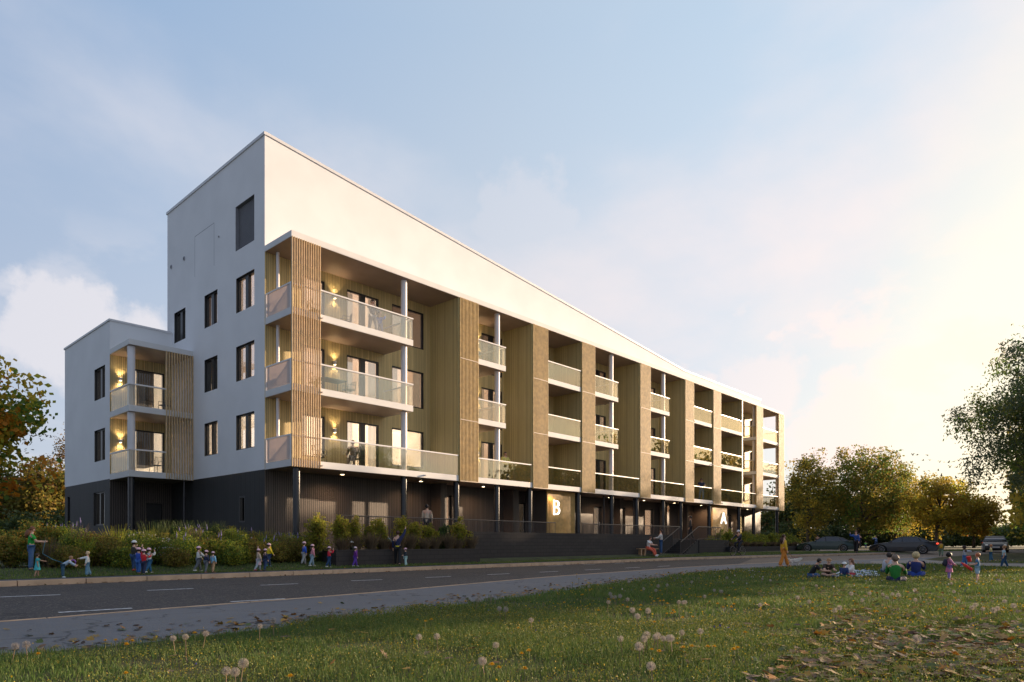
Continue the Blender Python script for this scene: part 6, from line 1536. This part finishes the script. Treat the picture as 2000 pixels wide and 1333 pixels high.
for i, (px, py, s) in enumerate(big):
    me = LP[r3.randrange(18)][0]; o = bpy.data.objects.new('fallen_leaf', me); COL.objects.link(o)
    o.location = leaf_at(px, py, s); o.scale = (s, s, s); o.rotation_euler = (r3.gauss(0, .2), r3.gauss(0, .2), r3.uniform(0, 6.28))
    u, v = uv(o.location.x, o.location.y)
    if v < vl(u): tag(o, 'brown or yellow fallen leaf lying in the grass of the lawn', 'leaf', 'fallen leaves on the lawn')
    else: tag(o, 'dry fallen leaf lying on the grey pavement beside the lawn', 'leaf', 'fallen leaves on the pavement')
MBs = [MB() for _ in range(9)]
V = []; Fc = []; Mi = []
def addleaf(loc, s):
    j = r3.randrange(18); _, v_, f_ = LP[j]; M_ = Matrix.Translation(loc) @ Matrix.Rotation(r3.uniform(0, 6.28), 4, 'Z') @ Matrix.Rotation(r3.gauss(0, .3), 4, 'X') @ Matrix.Scale(s, 4)
    b_ = len(V); V.extend([tuple(M_ @ Vector(q)) for q in v_]); Fc.extend([tuple(b_ + k for k in t) for t in f_]); Mi.extend([j % 9] * len(f_))
for (px, py, s) in small: addleaf(leaf_at(px, py, s), s)
for k in range(1700):   # litter along pavement edge, kerb and verge
    if k % 3 == 0:
        u = r3.uniform(-14, 45); v = vk(u) - abs(r3.gauss(0, .12)) - .02
    elif k % 3 == 1:
        u = r3.uniform(-10, 50); v = vl(u) + abs(r3.gauss(0, .5)) * (1 if u > 0 else 1.3)
    else:
        u = r3.uniform(-16, 40); v = vk(u) + r3.uniform(1.3, 2.1)
    x, y = xy(u, v); addleaf((x, y, ground(x, y) + .02), r3.uniform(.04, .075))
for k in range(620):
    u = r3.uniform(-12, 14); v = vl(u) + abs(r3.gauss(0, .55)) + .05; x, y = xy(u, v); addleaf((x, y, ground(x, y) + .015), r3.uniform(.05, .085))
for k in range(260):
    px = r3.uniform(1480, 2000); py = r3.uniform(1125, 1200); p = at(px, py); addleaf((p.x, p.y, p.z + .06), r3.uniform(.04, .07))
me = bpy.data.meshes.new('fallen_leaves'); me.from_pydata(V, [], Fc)
for i in range(9): me.materials.append(MATS['fallen_leaf_%d' % i])
me.polygons.foreach_set('material_index', Mi); me.update(); o = bpy.data.objects.new('fallen_leaves', me); COL.objects.link(o); tag(o, kind='stuff')

# birds
def birdmesh(f):
    m = MB(); m.ball((0, 0, 0), (.20, .05, .05), 8, 5)
    for s in (1, -1):
        m.q((.08, s * .03, .02), (-.09, s * .03, .02), (-.10, s * .22, .02 + .20 * f), (.06, s * .24, .03 + .22 * f)); m.q((.06, s * .24, .03 + .22 * f), (-.10, s * .22, .02 + .20 * f), (-.08, s * .50, .14 * f), (-.04, s * .52, .15 * f))
    m.q((-.16, .03, 0), (-.16, -.03, 0), (-.30, -.06, .01), (-.30, .06, .01)); m.tube([(.15, 0, .01), (.28, 0, .02)], [.03, .012], 6)
    me = bpy.data.meshes.new('bird'); me.from_pydata(m.v, [], m.f); me.materials.append(mat('bird_dark', (.03, .03, .035), .8)); me.update(); return me
BM = [birdmesh(f) for f in (1.0, .3, -.5, 1.6)]
LB = [(42, 848), (61.5, 851.6), (70.7, 850.7), (79, 852), (91, 853.5), (99.5, 854.7), (105, 853), (109.7, 853.8), (81, 861.5), (58.7, 868), (64, 879), (104, 886)]
RB = [(1780 + a / 3.173, 640 + b / 3.173) for a, b in ((8, 792), (37, 790), (97, 790), (72, 825), (114, 824), (176, 836), (205, 834), (230, 838), (263, 832), (293, 828), (238, 868), (282, 868), (333, 890), (78, 890), (108, 888), (167, 888), (142, 925), (188, 920), (246, 937), (276, 934), (300, 940), (325, 947), (335, 934), (365, 928), (383, 948), (293, 955), (308, 968), (352, 968), (358, 985), (402, 985), (463, 995), (491, 992), (518, 995), (526, 1027), (570, 1027), (397, 1048), (455, 1048), (430, 1082), (472, 1082), (533, 1095), (563, 1092), (589, 1096), (597, 1128), (640, 1127), (692, 1148), (620, 1050), (602, 1085))]
for lst, lab, grp, Yb in ((LB, 'small dark bird flying in the flock left of the building', 'birds flying left of the building', 110), (RB, 'small dark bird flying in the flock above the golden trees', 'birds flying above the golden trees', 130)):
    for (px, py) in lst:
        o = bpy.data.objects.new('bird', BM[r3.randrange(4)]); COL.objects.link(o); Y = Yb + r3.uniform(-8, 8)
        o.location = ((px - 1000) / F * Y, Y, EYE + (HZ - py) / F * Y); o.scale = [r3.uniform(.85, 1.15)] * 3; o.rotation_euler = (r3.gauss(0, .3), r3.gauss(0, .2), r3.uniform(2.2, 3.8)); tag(o, lab, 'bird', grp)
